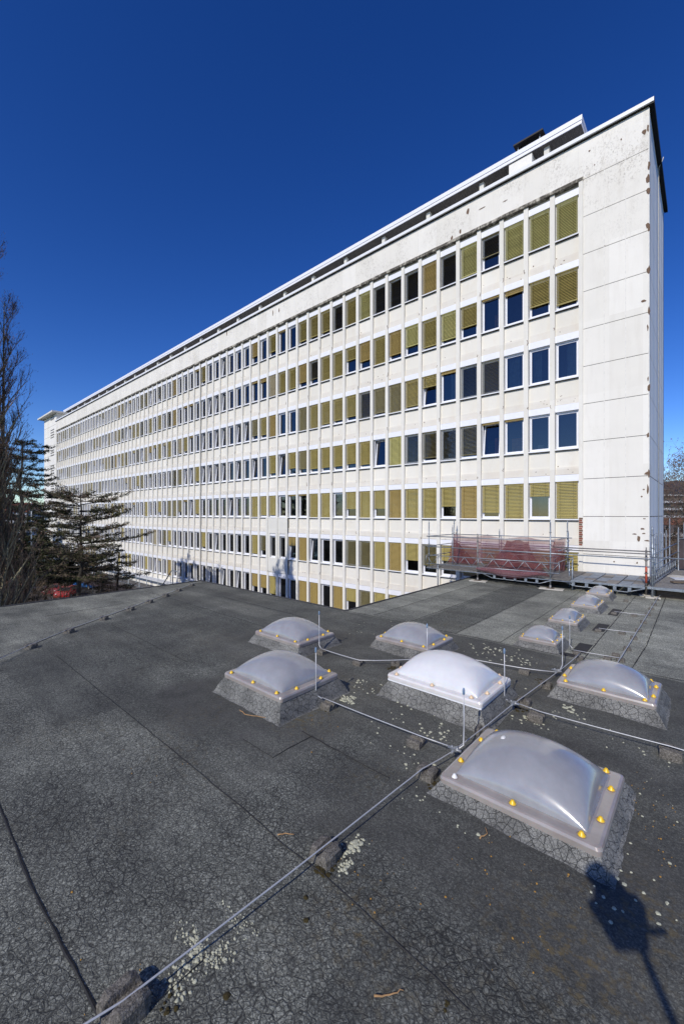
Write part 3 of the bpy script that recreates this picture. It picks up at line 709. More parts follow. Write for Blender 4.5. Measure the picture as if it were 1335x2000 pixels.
# pilasters
for k in range(1, NC + 1):
    x = X0 - PITCH * k; g = MB(); w = .11
    mt = 'pilaster_cream'
    g.box(x - .0, x + .22, D + .02, D + .4, GZ, 18.92, mt)
    if k in (7, 21): g.box(x + .095, x + .125, D + .012, D + .03, GZ, 18.9, 'seam_light')
    rr = random.Random(k * 7)
    for zt in rows[1:]:
        if rr.random() < .45 and k < 45:     # chipped concrete
            z = zt + rr.uniform(-.1, .45); h = rr.uniform(.1, .3); xe = x + .22 if rr.random() < .5 else x
            pts = [(xe + rr.uniform(-.05, .02) * (1 if xe > x + .1 else -1) , D + .014, z + h * (q / 3 - .5)) for q in range(4)]
            pts2 = [(p_[0] + (-.05 if xe > x + .1 else .05) * rr.uniform(.3, 1), D + .014, p_[2]) for p_ in pts]
            for q in range(3): g.quad(pts[q], pts[q + 1], pts2[q + 1], pts2[q], m='spall')
    g.build('pilaster', blk, BO)
# dark expansion joint with a downpipe
xj = X0 - PITCH * 28 + .26
g = MB(); g.tube([(xj, D - .0, -6), (xj, D - .0, 19)], .018, 'edge_bitumen', 8); g.build('downpipe', blk, BO)
# spalled spots
def spot(g, x, z, rx, rz, y, rr, m='spall', yn=True):
    n = 9; pts = []
    for i in range(n):
        t = 2 * math.pi * i / n; k = rr.uniform(.6, 1.15)
        if yn: pts.append((x + rx * k * math.cos(t), y, z + rz * k * math.sin(t)))
        else: pts.append((y, x + rx * k * math.cos(t), z + rz * k * math.sin(t)))
    g.quad(*(pts if yn else pts), m=m)
g = gc; rr = random.Random(3)
for (px, py, a_, b_) in ((1257, 258, .13, .16), (1266, 250, .05, .22), (1264, 350, .09, .3), (1266, 372, .08, .15), (1264, 440, .09, .2), (1266, 527, .06, .15), (1256, 588, .12, .07), (1264, 640, .04, .2), (1264, 850, .07, .14), (1262, 925, .14, .1), (1266, 955, .05, .3),
   (1256, 956, .05, .04), (1252, 970, .06, .05), (1257, 1013, .07, .03), (1254, 1033, .13, .05), (1238, 1043, .12, .04), (1256, 1042, .1, .04), (1246, 1052, .09, .16), (1263, 1056, .13, .05), (1198, 1097, .05, .05), (1243, 1099, .05, .05), (1150, 295, .05, .06), (1212, 272, .04, .06), (1265, 740, .03, .15),
   (913, 413, .12, .22), (882, 465, .1, .18), (898, 452, .08, .2), (545, 605, .1, .3), (533, 612, .08, .4), (443, 650, .1, .4), (1160, 322, .03, .05), (1145, 325, .02, .04), (940, 407, .25, .04), (985, 393, .2, .04), (1180, 480, .03, .03)):
    x, z = P(px, py, D); spot(g, min(x, XC - .05), z, a_ * .8, b_ * .8, D - .009, rr)
for z in (18.2, 17.1, 15.5, 13.7, 8.6, 4.9, 11.9): spot(g, XC - .015, z, .05, .2, D - .012, rr)
g.build('corner_wall', blk, BO)
g = MB()     # exposed brick strip by the last pilaster, low down
for q in range(14):
    z = 2.95 - q * .095; g.box(X0 + .04, X0 + .2 - .02 * (q % 2), D - .06, D - .052, z - .08, z, 'brick_red' if q % 3 else 'spall')
g.build('exposed_brick', blk, BO)
g = gw; rr = random.Random(9)
for _ in range(150):      # rust chips on spandrels
    k = int(rr.random() ** 1.6 * 45); zt = rr.choice(rows[1:]); x = X0 - PITCH * k - rr.uniform(.1, 1.0); z = zt + rr.uniform(.02, .5)
    spot(g, x, z, rr.uniform(.012, .04), rr.uniform(.012, .04), (YL if z < zt + .36 else YS) - .004, rr)
g.build('wall', blk, BO)

# window states: fraction covered by the blind, slat colour, slat tilt ; 't' = tilted sash
def st(s):
    d = {'y': ('slat_yellow', 46), 'b': ('slat_bright', 50), 'o': ('slat_ochre', 60), 'd': ('slat_olive', 22), 'k': ('slat_grey', 14), 'v': ('slat_olive', 52), 'p': ('slat_pale', 62)}
    tilt = 't' in s; s = s.replace('t', '')
    if s in ('', 'n'): return (0, None, 0, tilt)
    m, a_ = d[s[0]]; f = float(s[1:]) if len(s) > 1 else 1.0
    return (f, m, a_, tilt)
T = [
 'b b b d.62 b.93 d o d d d b.95 y.97 d y.85 y.85 y.85 n o.06 y.75 n o.65 n n n t n n'.split(),
 'y.85 y.7 o.12 n o.65 b.85 b.9 b.8 v.72 o.8 y o.7 y.5 y.97 v o.75 o.7 y.9 v p o.15 o.12 n n n t t t'.split(),
 'n n n.0 d k o.1 y.35t y.9 v.95 v.9 d y.8 y.85 y.9 y v n n o y.8 v.75 t t n t t n'.split(),
 'n n o.04 o.06t d.9 k d.85 k b t y.85 y.75 y.8 y.8 y.8 v.75 y.7 t y.8 n t n t n t t t'.split(),
 'y.95 y.35 y y.8 o y.6 y y o y.65 y y.65 n y y o.05 o.05 n y.9 y.9 y.95 n n t n n n'.split(),
 'y.6 y.9 d y.7 y.8 y.5 d.7 y.55 o y d d n n t o o.35t n n d.7 y.9 n n n n t n'.split(),
 'y.9 y.9 y.9 y.9 y.9 y.9 y.9 y.8 y.6 y.9 d.6 y.5 o n o o.95 n n y.8 o.6 o.6 n t n t n t'.split()]
T[1] = 'y.85 y.7 o.12 o.05 y.65 b.85 y.9 b.7 o.8 y.95 o.7 y.5 y.97 y.97 d.75 o.75 y.9 y p o.15 o.1 n n n t t t'.split()
T[2][2] = 'n'
rs = random.Random(44)
def state(r_, c):
    if c < len(T[r_]): return T[r_][c]
    u = rs.random()
    if c < 31:
        return rs.choice(['n', 't', 'n', 'o.1', 'y.8'])
    if u < .3: return 'n'
    if u < .37: return 't'
    q = rs.choice(['y', 'y', 'v', 'o', 'p', 'd', 'y']) if c < 48 else rs.choice(['p', 'p', 'v', 'y', 'n'])
    return q if q == 'n' else '%s%.2f' % (q, rs.choice([1, 1, .97, .9, .85, .7, .4, .15]))
def win(B, c, r_, s):
    """B: dict of MBs for frame, pane, blind, sill, blind_box"""
    zt = rows[r_]; xr = X0 - PITCH * c; xl = xr - PITCH + .22; zb = zt - 2.235; f, sm_, ang, tilt = st(s)
    infill = c in (17, 18) and r_ == 5
    if infill: zt2 = zt - .05; xl2, xr2 = xl + .18, xr - .18
    B['blind_box'].box(xl, xr, D + .10, YS + .2, zt - .34, zt - .015, 'frame_white')
    B['sill'].box(xl, xr, D + .07, YS + .2, zb + .005, zb + .06, 'sill_metal')
    B['sill'].box(xl - .0, xr, D + .085, YS + .1, zb - .035, zb + .001, 'joint_dark')
    z0, z1 = zb + .06, zt - .34; fw = .055
    F = B['frame']
    F.box(xl, xl + fw, YF, YF + .1, z0, z1, 'frame_white'); F.box(xr - fw, xr, YF, YF + .1, z0, z1, 'frame_white')
    F.box(xl + fw, xr - fw, YF + .003, YF + .1, z0, z0 + fw, 'frame_white'); F.box(xl + fw, xr - fw, YF + .003, YF + .1, z1 - fw, z1, 'frame_white')
    # guide rails (dark line either side of the blind)
    F.box(xl + .012, xl + .022, YF - .02, YF - .001, z0, z1, 'joint_dark'); F.box(xr - .022, xr - .012, YF - .02, YF - .001, z0, z1, 'joint_dark')
    # sash (tips inwards at the top when tilted)
    a0, a1, b0, b1 = xl + fw + .004, xr - fw - .004, z0 + fw + .004, z1 - fw - .004; sw = .06
    ty = (lambda z: (z - b0) * .11) if tilt else (lambda z: 0)
    def sb(x_0, x_1, z_0, z_1):
        y_a, y_b = YF + .03 + ty(z_0), YF + .03 + ty(z_1); i = len(F.v)
        F.v.extend([(x_0, y_a, z_0), (x_1, y_a, z_0), (x_1, y_a + .06, z_0), (x_0, y_a + .06, z_0), (x_0, y_b, z_1), (x_1, y_b, z_1), (x_1, y_b + .06, z_1), (x_0, y_b + .06, z_1)])
        for q in ((0, 3, 2, 1), (4, 5, 6, 7), (0, 1, 5, 4), (1, 2, 6, 5), (2, 3, 7, 6), (3, 0, 4, 7)): F.f.append(tuple(i + k for k in q)); F.m.append('frame_white'); F.sm.append(False)
    sb(a0, a0 + sw, b0, b1); sb(a1 - sw, a1, b0, b1); sb(a0 + sw, a1 - sw, b0, b0 + sw); sb(a0 + sw, a1 - sw, b1 - sw, b1)
    B['pane'].quad((a0 + sw, YF + .055 + ty(b0 + sw), b0 + sw), (a1 - sw, YF + .055 + ty(b0 + sw), b0 + sw), (a1 - sw, YF + .055 + ty(b1 - sw), b1 - sw), (a0 + sw, YF + .055 + ty(b1 - sw), b1 - sw), m='window_glass')
    rc = random.Random(c * 31 + r_ * 7)
    if f < .5 and rc.random() < .45 and not (r_ in (1, 3) and c < 4):
        w_ = rc.uniform(.25, .6); xs0 = xl + .1 if rc.random() < .4 else xr - .1 - w_; n = 10
        for i in range(n):
            u0, u1 = xs0 + w_ * i / n, xs0 + w_ * (i + 1) / n; ya, yb = YF + .34 + .03 * (i % 2), YF + .34 + .03 * ((i + 1) % 2)
            B['curtain'].quad((u0, ya, z0 + .03), (u1, yb, z0 + .03), (u1, yb, z1), (u0, ya, z1), m='curtain_cloth')
    if f > 0:
        tot = z1 - z0; n = max(1, int(round(tot * f / .074))); ax0, ax1 = xl + .05, xr - .05; ca_, sa_ = math.cos(R(ang)), math.sin(R(ang)); rr_ = random.Random(c * 13 + r_)
        Bl = B['blind']; stack = 1 - f; yc = YF - .055
        for i in range(n):
            z = z1 - .035 - i * .074; j = rr_.uniform(-4, 4) * (1 if rr_.random() < .25 else .2); c_, s_ = math.cos(R(ang + j)), math.sin(R(ang + j)); hw_ = .034
            p0 = (yc - hw_ * c_, z - hw_ * s_); p1 = (yc - .004 * s_, z + .006); p2 = (yc + hw_ * c_, z + hw_ * s_)
            Bl.quad((ax0, p0[0], p0[1]), (ax1, p0[0], p0[1]), (ax1, p1[0], p1[1]), (ax0, p1[0], p1[1]), m=sm_); Bl.quad((ax0, p1[0], p1[1]), (ax1, p1[0], p1[1]), (ax1, p2[0], p2[1]), (ax0, p2[0], p2[1]), m=sm_)
        zz = z1 - .035 - n * .074; Bl.box(ax0, ax1, yc - .03, yc + .03, zz, zz + .03, sm_)
        if stack > .05: Bl.box(ax0, ax1, yc - .035, yc + .035, z1 - .03, z1 - .002, sm_)
        for xx in (ax0 + .17, ax1 - .17): Bl.box(xx, xx + .006, yc - .045, yc - .041, zz, z1, 'joint_dark')
order = sorted(((r_, c) for r_ in range(7) for c in range(NC)), key=lambda k: (k[1] if not (k[0] == 6 and k[1] < 8) else 60, k[0]))
near = set(order[:98])
stuff = MB(); SB = {k: stuff for k in ('frame', 'pane', 'blind', 'sill', 'blind_box', 'curtain')}
for c in range(NC):
    for r_ in range(7):
        s = state(r_, c)
        if (r_, c) in near:
            B = {k: MB() for k in SB}; win(B, c, r_, s); fo = B['frame'].build('window', blk, BO)
            for k in ('pane', 'blind', 'sill', 'blind_box', 'curtain'):
                B[k].build(k, fo, BO)
        else: win(SB, c, r_, s)
o = stuff.build('window', blk, BO); o['kind'] = 'stuff'
# the projecting grey infill two bays wide
g = MB(); c = 17; xa, xb = X0 - PITCH * 19 - .05, X0 - PITCH * 17 + .25; z1, z0 = rows[4] - 2.25, rows[6] + .02; yb = D - .02
zw1, zw0 = rows[5] - .12, rows[5] - 2.2
g.box(xa, xb, yb + .06, D + .3, zw1, z1, 'infill_grey'); g.box(xa, xb, yb + .06, D + .3, z0, zw0, 'infill_grey')
for xx in (xa, X0 - PITCH * 18, xb - .24): g.box(xx, xx + .24, yb, D + .3, z0, z1 - .002, 'infill_grey')
for cc in (17, 18):
    x_r = X0 - PITCH * cc; x_l = x_r - PITCH + .22
    g.box(x_l, x_l + .2, yb + .07, D + .3, zw0, zw1, 'infill_grey'); g.box(x_r - .1, x_r, yb + .07, D + .3, zw0, zw1, 'infill_grey')
g.build('infill_panel', blk, BO)
# parapet capping
OV = .17
g = MB(); g.box(XL - .3, XC + OV, D - OV, D + GD + .15, 20.80, 20.97, 'sill_metal'); g.box(XL - .3, XC + .08, D - .08, D + GD + .05, 20.755, 20.80, 'joint_dark')
g.build('parapet_cap', blk, BO)
g = MB(); g.box(XC + OV - .02, XC + OV + .01, D - OV + .01, D + GD + .15, 20.72, 20.965, 'chimney_black'); g.box(XC + .03, XC + OV - .02, D - OV + .03, D + GD + .15, 20.74, 20.798, 'chimney_black'); g.build('gable_capping', blk, BO)
# set back top storey with its wide eave
EY = 23.3; ex, ez = P(1135.8, 222.5, EY)
g = MB(); g.box(-92.5, ex, EY, EY + 5.5, ez - .24, ez, 'frame_white'); g.box(-92.5, ex - .03, EY + .05, EY + 5.4, ez - .27, ez - .24, 'joint_dark'); g.box(-92.5, ex - .02, EY + .02, EY + 5.4, ez - .42, ez - .27, 'frame_white')
g.build('penthouse_roof', blk, BO)
g = MB()
x = ex - .06
while x > -92:
    g.box(x - .145, x, EY + .06, EY + 3.4, ez - .445, ez - .42, 'soffit'); x -= .155
g.build('soffit', blk, BO)
g = MB(); g.box(-92.4, ex - 1.4, EY + 2.2, EY + 5.2, 20.9, ez - .42, 'wall_white')
x = P(1038, 300, EY + .1)[0]; x2 = P(993, 300, EY + .1)[0]
g.box(x2, x, EY + .1, EY + 2.3, 20.9, ez - .42, 'wall_white')
g.build('penthouse_wall', blk, BO)
for k in range(25):
    x = X0 - PITCH * (.62 + 2.85 * k) - .9
    if x < -91: break
    g = MB(); g.box(x - .26, x, EY + .26, EY + .5, 20.9, ez - .445, 'infill_grey'); g.build('penthouse_post', blk, BO)
# chimney
cx0, cx1 = -8.8, -7.2; cy0, cy1 = 26, 27.3
g = MB(); g.box(cx0 + .15, cx1 - .15, cy0 + .1, cy1 - .1, ez, 25.0, 'brick_red'); ch = g.build('chimney', blk, BO)
g = MB(); g.box(cx0 - .05, cx1 + .05, cy0 - .1, cy1 + .1, 25.86, 25.95, 'chimney_black'); g.build('lid', ch, BO)
g = MB(); g.box(cx0 + .25, cx1 - .25, cy0 + .2, cy1 - .2, 25.0, 25.86, 'chimney_black')
for x in (cx0 + .15, cx1 - .2):
    for y in (cy0 + .1, cy1 - .15): g.box(x, x + .05, y, y + .05, 25.0, 25.86, 'steel_galv')
g.build('cowl', ch, BO)
# stair tower at the far end
g = MB(); tx0, tx1 = -100.6, -91.9; tz = 22.35
zs = [tz, 20.3, 18.4, 16.5, 14.6, 12.7, 10.8, 8.9, 7, 5.1, 3.2, 1.3, -.6, -2.5, -4.4, GZ]
for a_, b_ in zip(zs[:-1], zs[1:]): g.box(tx0, tx1, D - .01, D + 10, b_ + .02, a_ - .02, 'wall_white')
g.box(tx0 + .03, tx1 - .03, D + .03, D + 9.9, GZ, tz - .01, 'joint_dark')
tw = g.build('stair_tower', blk, BO)
g = MB(); g.box(tx0 - 1.1, tx1 + .9, D - .9, D + 11, tz, tz + .28, 'infill_grey'); g.build('tower_roof', tw, BO)
xa = P(99.4, 900, D)[0]; xb = P(106.5, 900, D)[0]
for k, py in enumerate((811, 846, 881, 916, 951, 986)):
    g = MB(); zc = P(103, py + 2, D)[1]
    for r_ in range(4):
        for c in range(4):
            x = xa + (xb - xa) * (c + .1) / 4; g.box(x, x + (xb - xa) * .18, D - .02, D - .011, zc + .7 - r_ * .48, zc + .92 - r_ * .48, 'joint_dark')
    g.build('vent_slots', tw, BO)

# things seen inside the windows
def inbox(c, r_, u0, u1, h, m, name, label, cat):
    xr = X0 - PITCH * c; xl = xr - PITCH + .22; zb = rows[r_] - 2.235 + .1
    g = MB(); g.box(xl + u0 * 1.03, xl + u1 * 1.03, YF + .18, YF + .55, zb, zb + h, m)
    for q in range(3): g.box(xl + u0 * 1.03 - .004, xl + u1 * 1.03 + .004, YF + .176, YF + .2, zb + h * (q + 1) / 4, zb + h * (q + 1) / 4 + .01, 'timber')
    tag(g.build(name), label, cat)
inbox(3, 1, .62, .78, .85, 'orange_door', 'cabinet', 'narrow orange cabinet inside the second floor window from the top, fourth from the right', 'cabinet')
inbox(3, 3, .62, .8, .95, 'orange_door', 'cabinet', 'narrow orange cabinet behind the leafy plant in a fourth row window', 'cabinet')
inbox(2, 3, .3, .82, .8, 'orange_door', 'cabinet', 'wide orange cupboard behind a fourth row window, third from the right', 'cabinet')
inbox(1, 3, .35, .62, .3, 'pad_white', 'box', 'small white box on the inner sill of a fourth row window', 'box')
def plant(c, r_, u, h, label):
    xr = X0 - PITCH * c; xl = xr - PITCH + .22; zb = rows[r_] - 2.235 + .12; rr = random.Random(c + r_); t = thing('potted_plant', label, 'plant', (xl + u * 1.03, YF + .3, zb), 'plants on the office window sills')
    g = MB(); g.lathe((0, 0, 0), [(.05, 0), (.07, .12), (.06, .12), (0, .11)], 'brick_red', 10); g.build('pot', t)
    g = MB()
    for _ in range(70):
        a_ = rr.uniform(0, 6.28); e = rr.uniform(.02, .22); z = .12 + rr.random() * h; p_ = Vector((math.cos(a_) * e, math.sin(a_) * e * .5, z)); d_ = Vector((rr.uniform(-1, 1), rr.uniform(-.4, .4), rr.uniform(-.3, 1))).normalized() * .08; q_ = d_.cross(Vector((0, 1, 0))).normalized() * .025
        g.quad(p_ - q_, p_ + d_ * .5 - q_ * 1.5, p_ + d_, p_ + d_ * .5 + q_ * 1.5, p_ + q_, m='leaf_plant')
    g.build('leaves', t)
plant(3, 3, .4, .7, 'leafy green plant in front of an orange cabinet in a fourth row window')
plant(17, 2, .5, .7, 'climbing green plant in a third row window midway along the block')
plant(16, 4, .5, .3, 'low green plant in a fifth row window with its blind raised')

# ================================================================ SCAFFOLDS
def tubep(parent, name, pts, r, m, off_, n=7): g = MB(); g.tube(pts, r, m, n); return g.build(name, parent, off_)
def post(parent, x, y, z0, z1, off_, r=.028, m='steel_galv'):
    g = MB(); g.tube([(x, y, z0), (x, y, z1)], r, m, 8); z = z0 + .3
    while z < z1 - .1: g.lathe((x, y, z), [(r, 0), (r * 1.9, 0), (r * 1.9, .025), (r, .025)], m, 8); z += .5
    g.lathe((x, y, z1 - .02), [(r * .6, 0), (r * .6, .12), (0, .12)], m, 6)
    return g.build('standard', parent, off_)
def girder(parent, p0, p1, h, off_, bays=10, m='steel_galv'):
    p0, p1 = Vector(p0), Vector(p1); up = Vector((0, 0, h)); g = MB()
    g.tube([p0, p1], .022, m, 6); g.tube([p0 + up, p1 + up], .022, m, 6)
    for i in range(bays):
        a_ = p0.lerp(p1, i / bays); b_ = p0.lerp(p1, (i + .5) / bays); c_ = p0.lerp(p1, (i + 1) / bays); g.tube([a_ + up, b_], .012, m, 5); g.tube([b_, c_ + up], .012, m, 5)
    for i in (0, bays // 2, bays): a_ = p0.lerp(p1, i / bays); g.tube([a_, a_ + up], .016, m, 5)
    return g.build('lattice_girder', parent, off_)
# --- A: netted bay hanging over the notch
A0 = (-7.5, 18.5, 0); sa = thing('scaffold', 'tube scaffold bay with draped red netting standing at the foot of the tall block', 'scaffold', A0)
FY, BY = 18.5, 21.5
xA, xB, xCc = -10.5, -7.9, -4.8
post(sa, xA, FY, .3, 2.7, A0); post(sa, xB, FY - .1, .05, 2.1, A0, .03, 'steel_old'); post(sa, xCc, FY - .05, .05, 2.78, A0)
post(sa, -10.6, BY, .3, 2.75, A0); post(sa, -8.05, BY, 0, 2.25, A0); post(sa, -4.85, BY, 0, 2.72, A0); post(sa, -10.0, FY, -.8, 1.0, A0); post(sa, -9.75, 19.6, .3, 2.45, A0)
for y, zz in ((FY, (2.0, 1.48)), (BY, (2.0, 1.45))):
    for z in zz: tubep(sa, 'guard_rail', [(xA - .1, y - .05, z), (xCc + (.15 if z > 1.7 or y == BY else 3.5), y - .05, z)], .024, 'steel_galv', A0)
for z in (2.0, 1.5, 1.0): tubep(sa, 'guard_rail', [(xA, FY, z), (-10.6, BY, z)], .022, 'steel_galv', A0); tubep(sa, 'guard_rail', [(-4.8, FY + 1.2, z), (-4.85, BY, z)], .022, 'steel_galv', A0)
girder(sa, (xA - .1, FY - .1, .62), (-4.45, FY - .1, .68), .42, A0, 9)
girder(sa, (xA, BY - .1, .62), (-4.6, BY - .1, .68), .42, A0, 9)
g = MB(); x = xA - .1; rr = random.Random(8); q = 0
while x < -4.1: g.box(x, x + .3, FY - .02 + rr.uniform(-.08, .08), BY + .1 + rr.uniform(-.05, .03), .40 + rr.uniform(0, .012), .455, 'deck_wood'); x += .31; q += 1
g.build('deck', sa, A0)
g = MB(); a_ = Vector((xA - .1, FY - .12, .40)); b_ = Vector((-4.0, FY - .12, .38)); g.tube([a_, b_], .024, 'steel_galv', 6)
for (u0, u1) in ((-7.7, -4.7),):
    g.tube([(u0, FY - .12, .4), (u0 + .5, FY - .12, .22), (u1 - .5, FY - .12, .2), (u1, FY - .12, .38)], .018, 'steel_galv', 6)
    for k in range(5): xx = u0 + .55 + k * .45; g.box(xx, xx + .1, FY - .16, FY - .1, .22, .36, 'steel_galv')
g.build('deck_beam', sa, A0)
for (x, y) in ((xB, FY - .1), (xCc, FY - .05)):
    g = MB(); g.box(x - .14, x + .14, y - .14, y + .14, .035, .05, 'timber'); g.lathe((x, y, .05), [(.05, 0), (.05, .1), (.03, .12)], 'steel_old', 8); g.build('base_plate', sa, A0)
g = MB(); g.box(-4.1, -3.9, FY + .3, FY + .35, .4, 1.3, 'steel_red'); 
for (x, y, w_, lb) in ((xB, FY - .12, .38, 'pale flat pad under the middle scaffold post'), (xCc, FY - .08, .45, 'pale flat pad under the scaffold post beside the deck')):
    g = MB(); g.obox((x + .05, y), (1, .1), (-.1, 1), w_, .2, .003, .035, 'pad_white'); o = g.build('ground_pad'); tag(o, lb, 'pad')
# netting sheets
def sheet(name, label, fn, m, nu=30, nv=12, part=None, off_=(0, 0, 0)):
    g = MB(); Q = [[fn(i / nu, j / nv) for i in range(nu + 1)] for j in range(nv + 1)]
    for j in range(nv):
        for i in range(nu): g.quad(Q[j][i], Q[j][i + 1], Q[j + 1][i + 1], Q[j + 1][i], m=m, smooth=True)
    o = g.build(name); o.data.validate()
    import bmesh
    bm = bmesh.new(); bm.from_mesh(o.data); bmesh.ops.remove_doubles(bm, verts=bm.verts, dist=1e-5); bm.to_mesh(o.data); bm.free()
    return tag(o, label, 'netting', 'netting on the scaffolds')
def lerp(a_, b_, t): return a_ + (b_ - a_) * t
sheet('safety_net', 'pale red netting stretched along the back rail of the scaffold', lambda u, v: (lerp(-10.55, -4.9, u), BY - .12 + .06 * math.sin(u * 23) * v, lerp(1.98 - .12 * math.sin(u * math.pi * 3) ** 2, .5, v)), 'net_pink')
sheet('safety_net', 'dark red netting gathered into a triangular drape over the middle of the scaffold', lambda u, v: (lerp(-7.0 - 1.0 * v ** 1.6, -6.0 + 1.15 * v ** 1.5, u), 19.6 - .9 * v + .1 * math.sin(u * 14 + v * 2) * (.3 + v), lerp(1.88 - .04 * math.sin(u * 9), .48, v ** .9)), 'net_dark', 40, 16)
sheet('safety_net', 'red netting hanging in a narrow tail at the left post of the scaffold', lambda u, v: (lerp(-10.45, -10.0 + 1.3 * v, u), 21.0 - .5 * v + .05 * math.sin(u * 17), lerp(1.9 - .5 * u, .5, v)), 'net_dark', 20, 12)
sheet('safety_net', 'red netting bunched at the right end of the scaffold bay', lambda u, v: (lerp(-5.25 - .35 * v, -4.83, u), 20.8 + .06 * math.sin(u * 20 + v), lerp(1.85, .5, v)), 'net_red', 20, 12)
sheet('safety_net', 'greyish netting sagging below the deck edge of the scaffold', lambda u, v: (lerp(-7.9, -4.85, u), FY - .2 - .12 * math.sin(v * 3.1), lerp(.66, .66 - .33 * math.sin(math.pi * min(1, u * .95 + .05)) ** .6, v) + .03 * math.sin(u * 9)), 'net_pink', 30, 8)
# --- B: tiled platform before the corner
B0 = (-3, 19, 0); sb_ = thing('scaffold', 'low scaffold platform with patchy grey panels and a red post before the building corner', 'scaffold', B0)
x = -4.15; q = 0; rr = random.Random(21)
while x < -1.75:
    g = MB(); w_ = .40
    for k in range(6):
        y0_ = 18.75 + k * .54; g.box(x, x + w_ - .012, y0_, y0_ + .53, .385, .42 + rr.uniform(0, .006), rr.choice(['deck_blue', 'deck_steel', 'deck_wood', 'deck_blue']))
    g.build('deck_panel', sb_, B0); x += w_ + (.03 if q % 2 else 0); q += 1
g = MB(); x0_, x1_ = -4.4, -1.65; g.box(x0_, x1_, 18.66, 18.72, .36, .43, 'steel_galv'); g.tube([(x0_, 18.68, .36), (x0_ + .45, 18.68, .2), (x1_ - .55, 18.68, .17), (x1_, 18.68, .36)], .02, 'steel_galv', 6)
for k in range(5): xx = x0_ + .35 + k * .47; g.box(xx, xx + .11, 18.64, 18.7, .2, .35, 'steel_galv')
g.build('deck_beam', sb_, B0)
post(sb_, -1.66, 19.25, .05, 1.75, B0, .034, 'steel_old'); g = MB(); g.tube([(-1.66, 19.25, .5), (-1.66, 19.25, 1.12)], .038, 'steel_red', 8); g.build('red_sleeve', sb_, B0)
post(sb_, -1.45, 18.95, .05, 2.55, B0, .036); post(sb_, -1.42, 19.3, 0, 2.2, B0, .028); post(sb_, -4.35, 19.6, 0, 1.0, B0); post(sb_, -4.05, 18.75, 0, 1.15, B0)
for z, y in ((1.72, 18.95), (1.45, 21.2)): tubep(sb_, 'guard_rail', [(-4.85, y, z), (-1.45, y, z)], .024, 'steel_old', B0)
for (x, y) in ((-1.66, 19.25), (-1.45, 18.95)):
    g = MB(); g.obox((x, y), (1, .2), (-.2, 1), .22, .15, .004, .05, 'pad_white'); g.build('base_pad', sb_, B0)
# --- C: right hand platform round the gable
C0 = (-.5, 20, 0); sc_ = thing('scaffold', 'scaffold platform at the right edge wrapping round the gable, with ribbed decks and dark netting', 'scaffold', C0)
for k in range(12):
    g = MB(); y = 19.0 + k * .62
    g.box(-1.6, 3.2, y, y + .6, .38, .42, 'deck_steel')
    for r_ in range(4): g.box(-1.6, 3.2, y + .08 + r_ * .14, y + .11 + r_ * .14, .42, .428, 'steel_old')
    g.build('deck', sc_, C0)
g = MB(); g.box(-1.6, 3.2, 18.9, 18.98, .33, .42, 'steel_galv'); g.build('deck_beam', sc_, C0)
for (x, y, z1) in ((-1.55, 22.2, 2.2), (-1.55, 24.6, 2.2), (-1.5, 27, 2.2), (-1.5, 29.9, 2.8), (-.95, 25.4, 2.4), (-.8, 27.5, 2.6)): post(sc_, x, y, GZ if y > 22 else 0, z1, C0)
for z in (1.62, 1.2): tubep(sc_, 'guard_rail', [(-1.45, 18.95, z), (-1.0, 25.4, z + .1)], .022, 'steel_galv', C0)
girder(sc_, (-1.45, 19.0, .55), (-1.05, 25.4, .55), .42, C0, 12)
tubep(sc_, 'guard_rail', [(-1.5, 18.9, 1.52), (3, 18.9, 1.5)], .024, 'steel_galv', C0); tubep(sc_, 'guard_rail', [(-.95, 25.4, 1.95), (3, 25.4, 1.95)], .024, 'steel_galv', C0)
sheet('safety_net', 'dark brownish netting screen on the far rail of the right hand scaffold', lambda u, v: (lerp(-.92, 2.8, u), 25.4 + .04 * math.sin(u * 17) + .05 * math.sin(v * 6 + u * 5), lerp(1.95, .5, v)), 'net_brown')
for q, (x, y, a_) in enumerate(((-.5, 22.0, 20), (-.6, 22.6, -15))):
    g = MB(); g.obox((x, y), (math.cos(R(a_)), math.sin(R(a_))), (-math.sin(R(a_)), math.cos(R(a_))), .55, .3, .435, .46, 'pad_white' if q else 'far_white'); tag(g.build('loose_sheet'), ('pale loose sheet on the right scaffold deck, the nearer one', 'pale loose sheet on the right scaffold deck, the further one')[q], 'sheet')
g = MB(); g.obox((-.2, 20.9), (.85, .5), (-.5, .85), .9, .12, .45, .5, 'timber'); tag(g.build('plank'), 'dark plank lying askew on the right scaffold deck', 'plank')
for k in range(6):
    g = MB(); g.box(-1.35, 3, 19.3, 21.4, .02 + k * .055, .065 + k * .055, 'timber'); tag(g.build('stacked_board'), 'dark board under the right scaffold deck, %s from the bottom of its stack' % ordn[k], 'board', 'boards stacked under the deck')
# --- D: scaffold and net along the foot of the long facade
D0 = (-50, 20, GZ); sd = thing('scaffold', 'long low scaffold walkway with dark red netting along the far foot of the facade', 'scaffold', D0)
x = -84; k = 0
while x <= -32.5:
    post(sd, x, 19.2, GZ, -4.0, D0, .04); post(sd, x, 21.3, GZ, -3.9, D0, .04); x += 3.05
g = MB(); g.box(-84, -32.6, 19.2, 21.7, -5.6, -5.5, 'deck_wood'); g.build('deck', sd, D0)
for z in (-4.5, -5.0): tubep(sd, 'guard_rail', [(-84, 19.2, z), (-32.6, 19.2, z)], .03, 'steel_galv', D0, 5)
g = MB(); g.box(-84, -32.6, 21.3, D + .02, -4.75, -4.6, 'far_white'); g.build('edge_board', sd, D0)
sheet('safety_net', 'dark red netting on the long walkway at the foot of the facade', lambda u, v: (lerp(-84, -32.7, u), 19.12 + .05 * math.sin(u * 90), lerp(-5.35, -6.6, v)), 'net_brown', 90, 5)
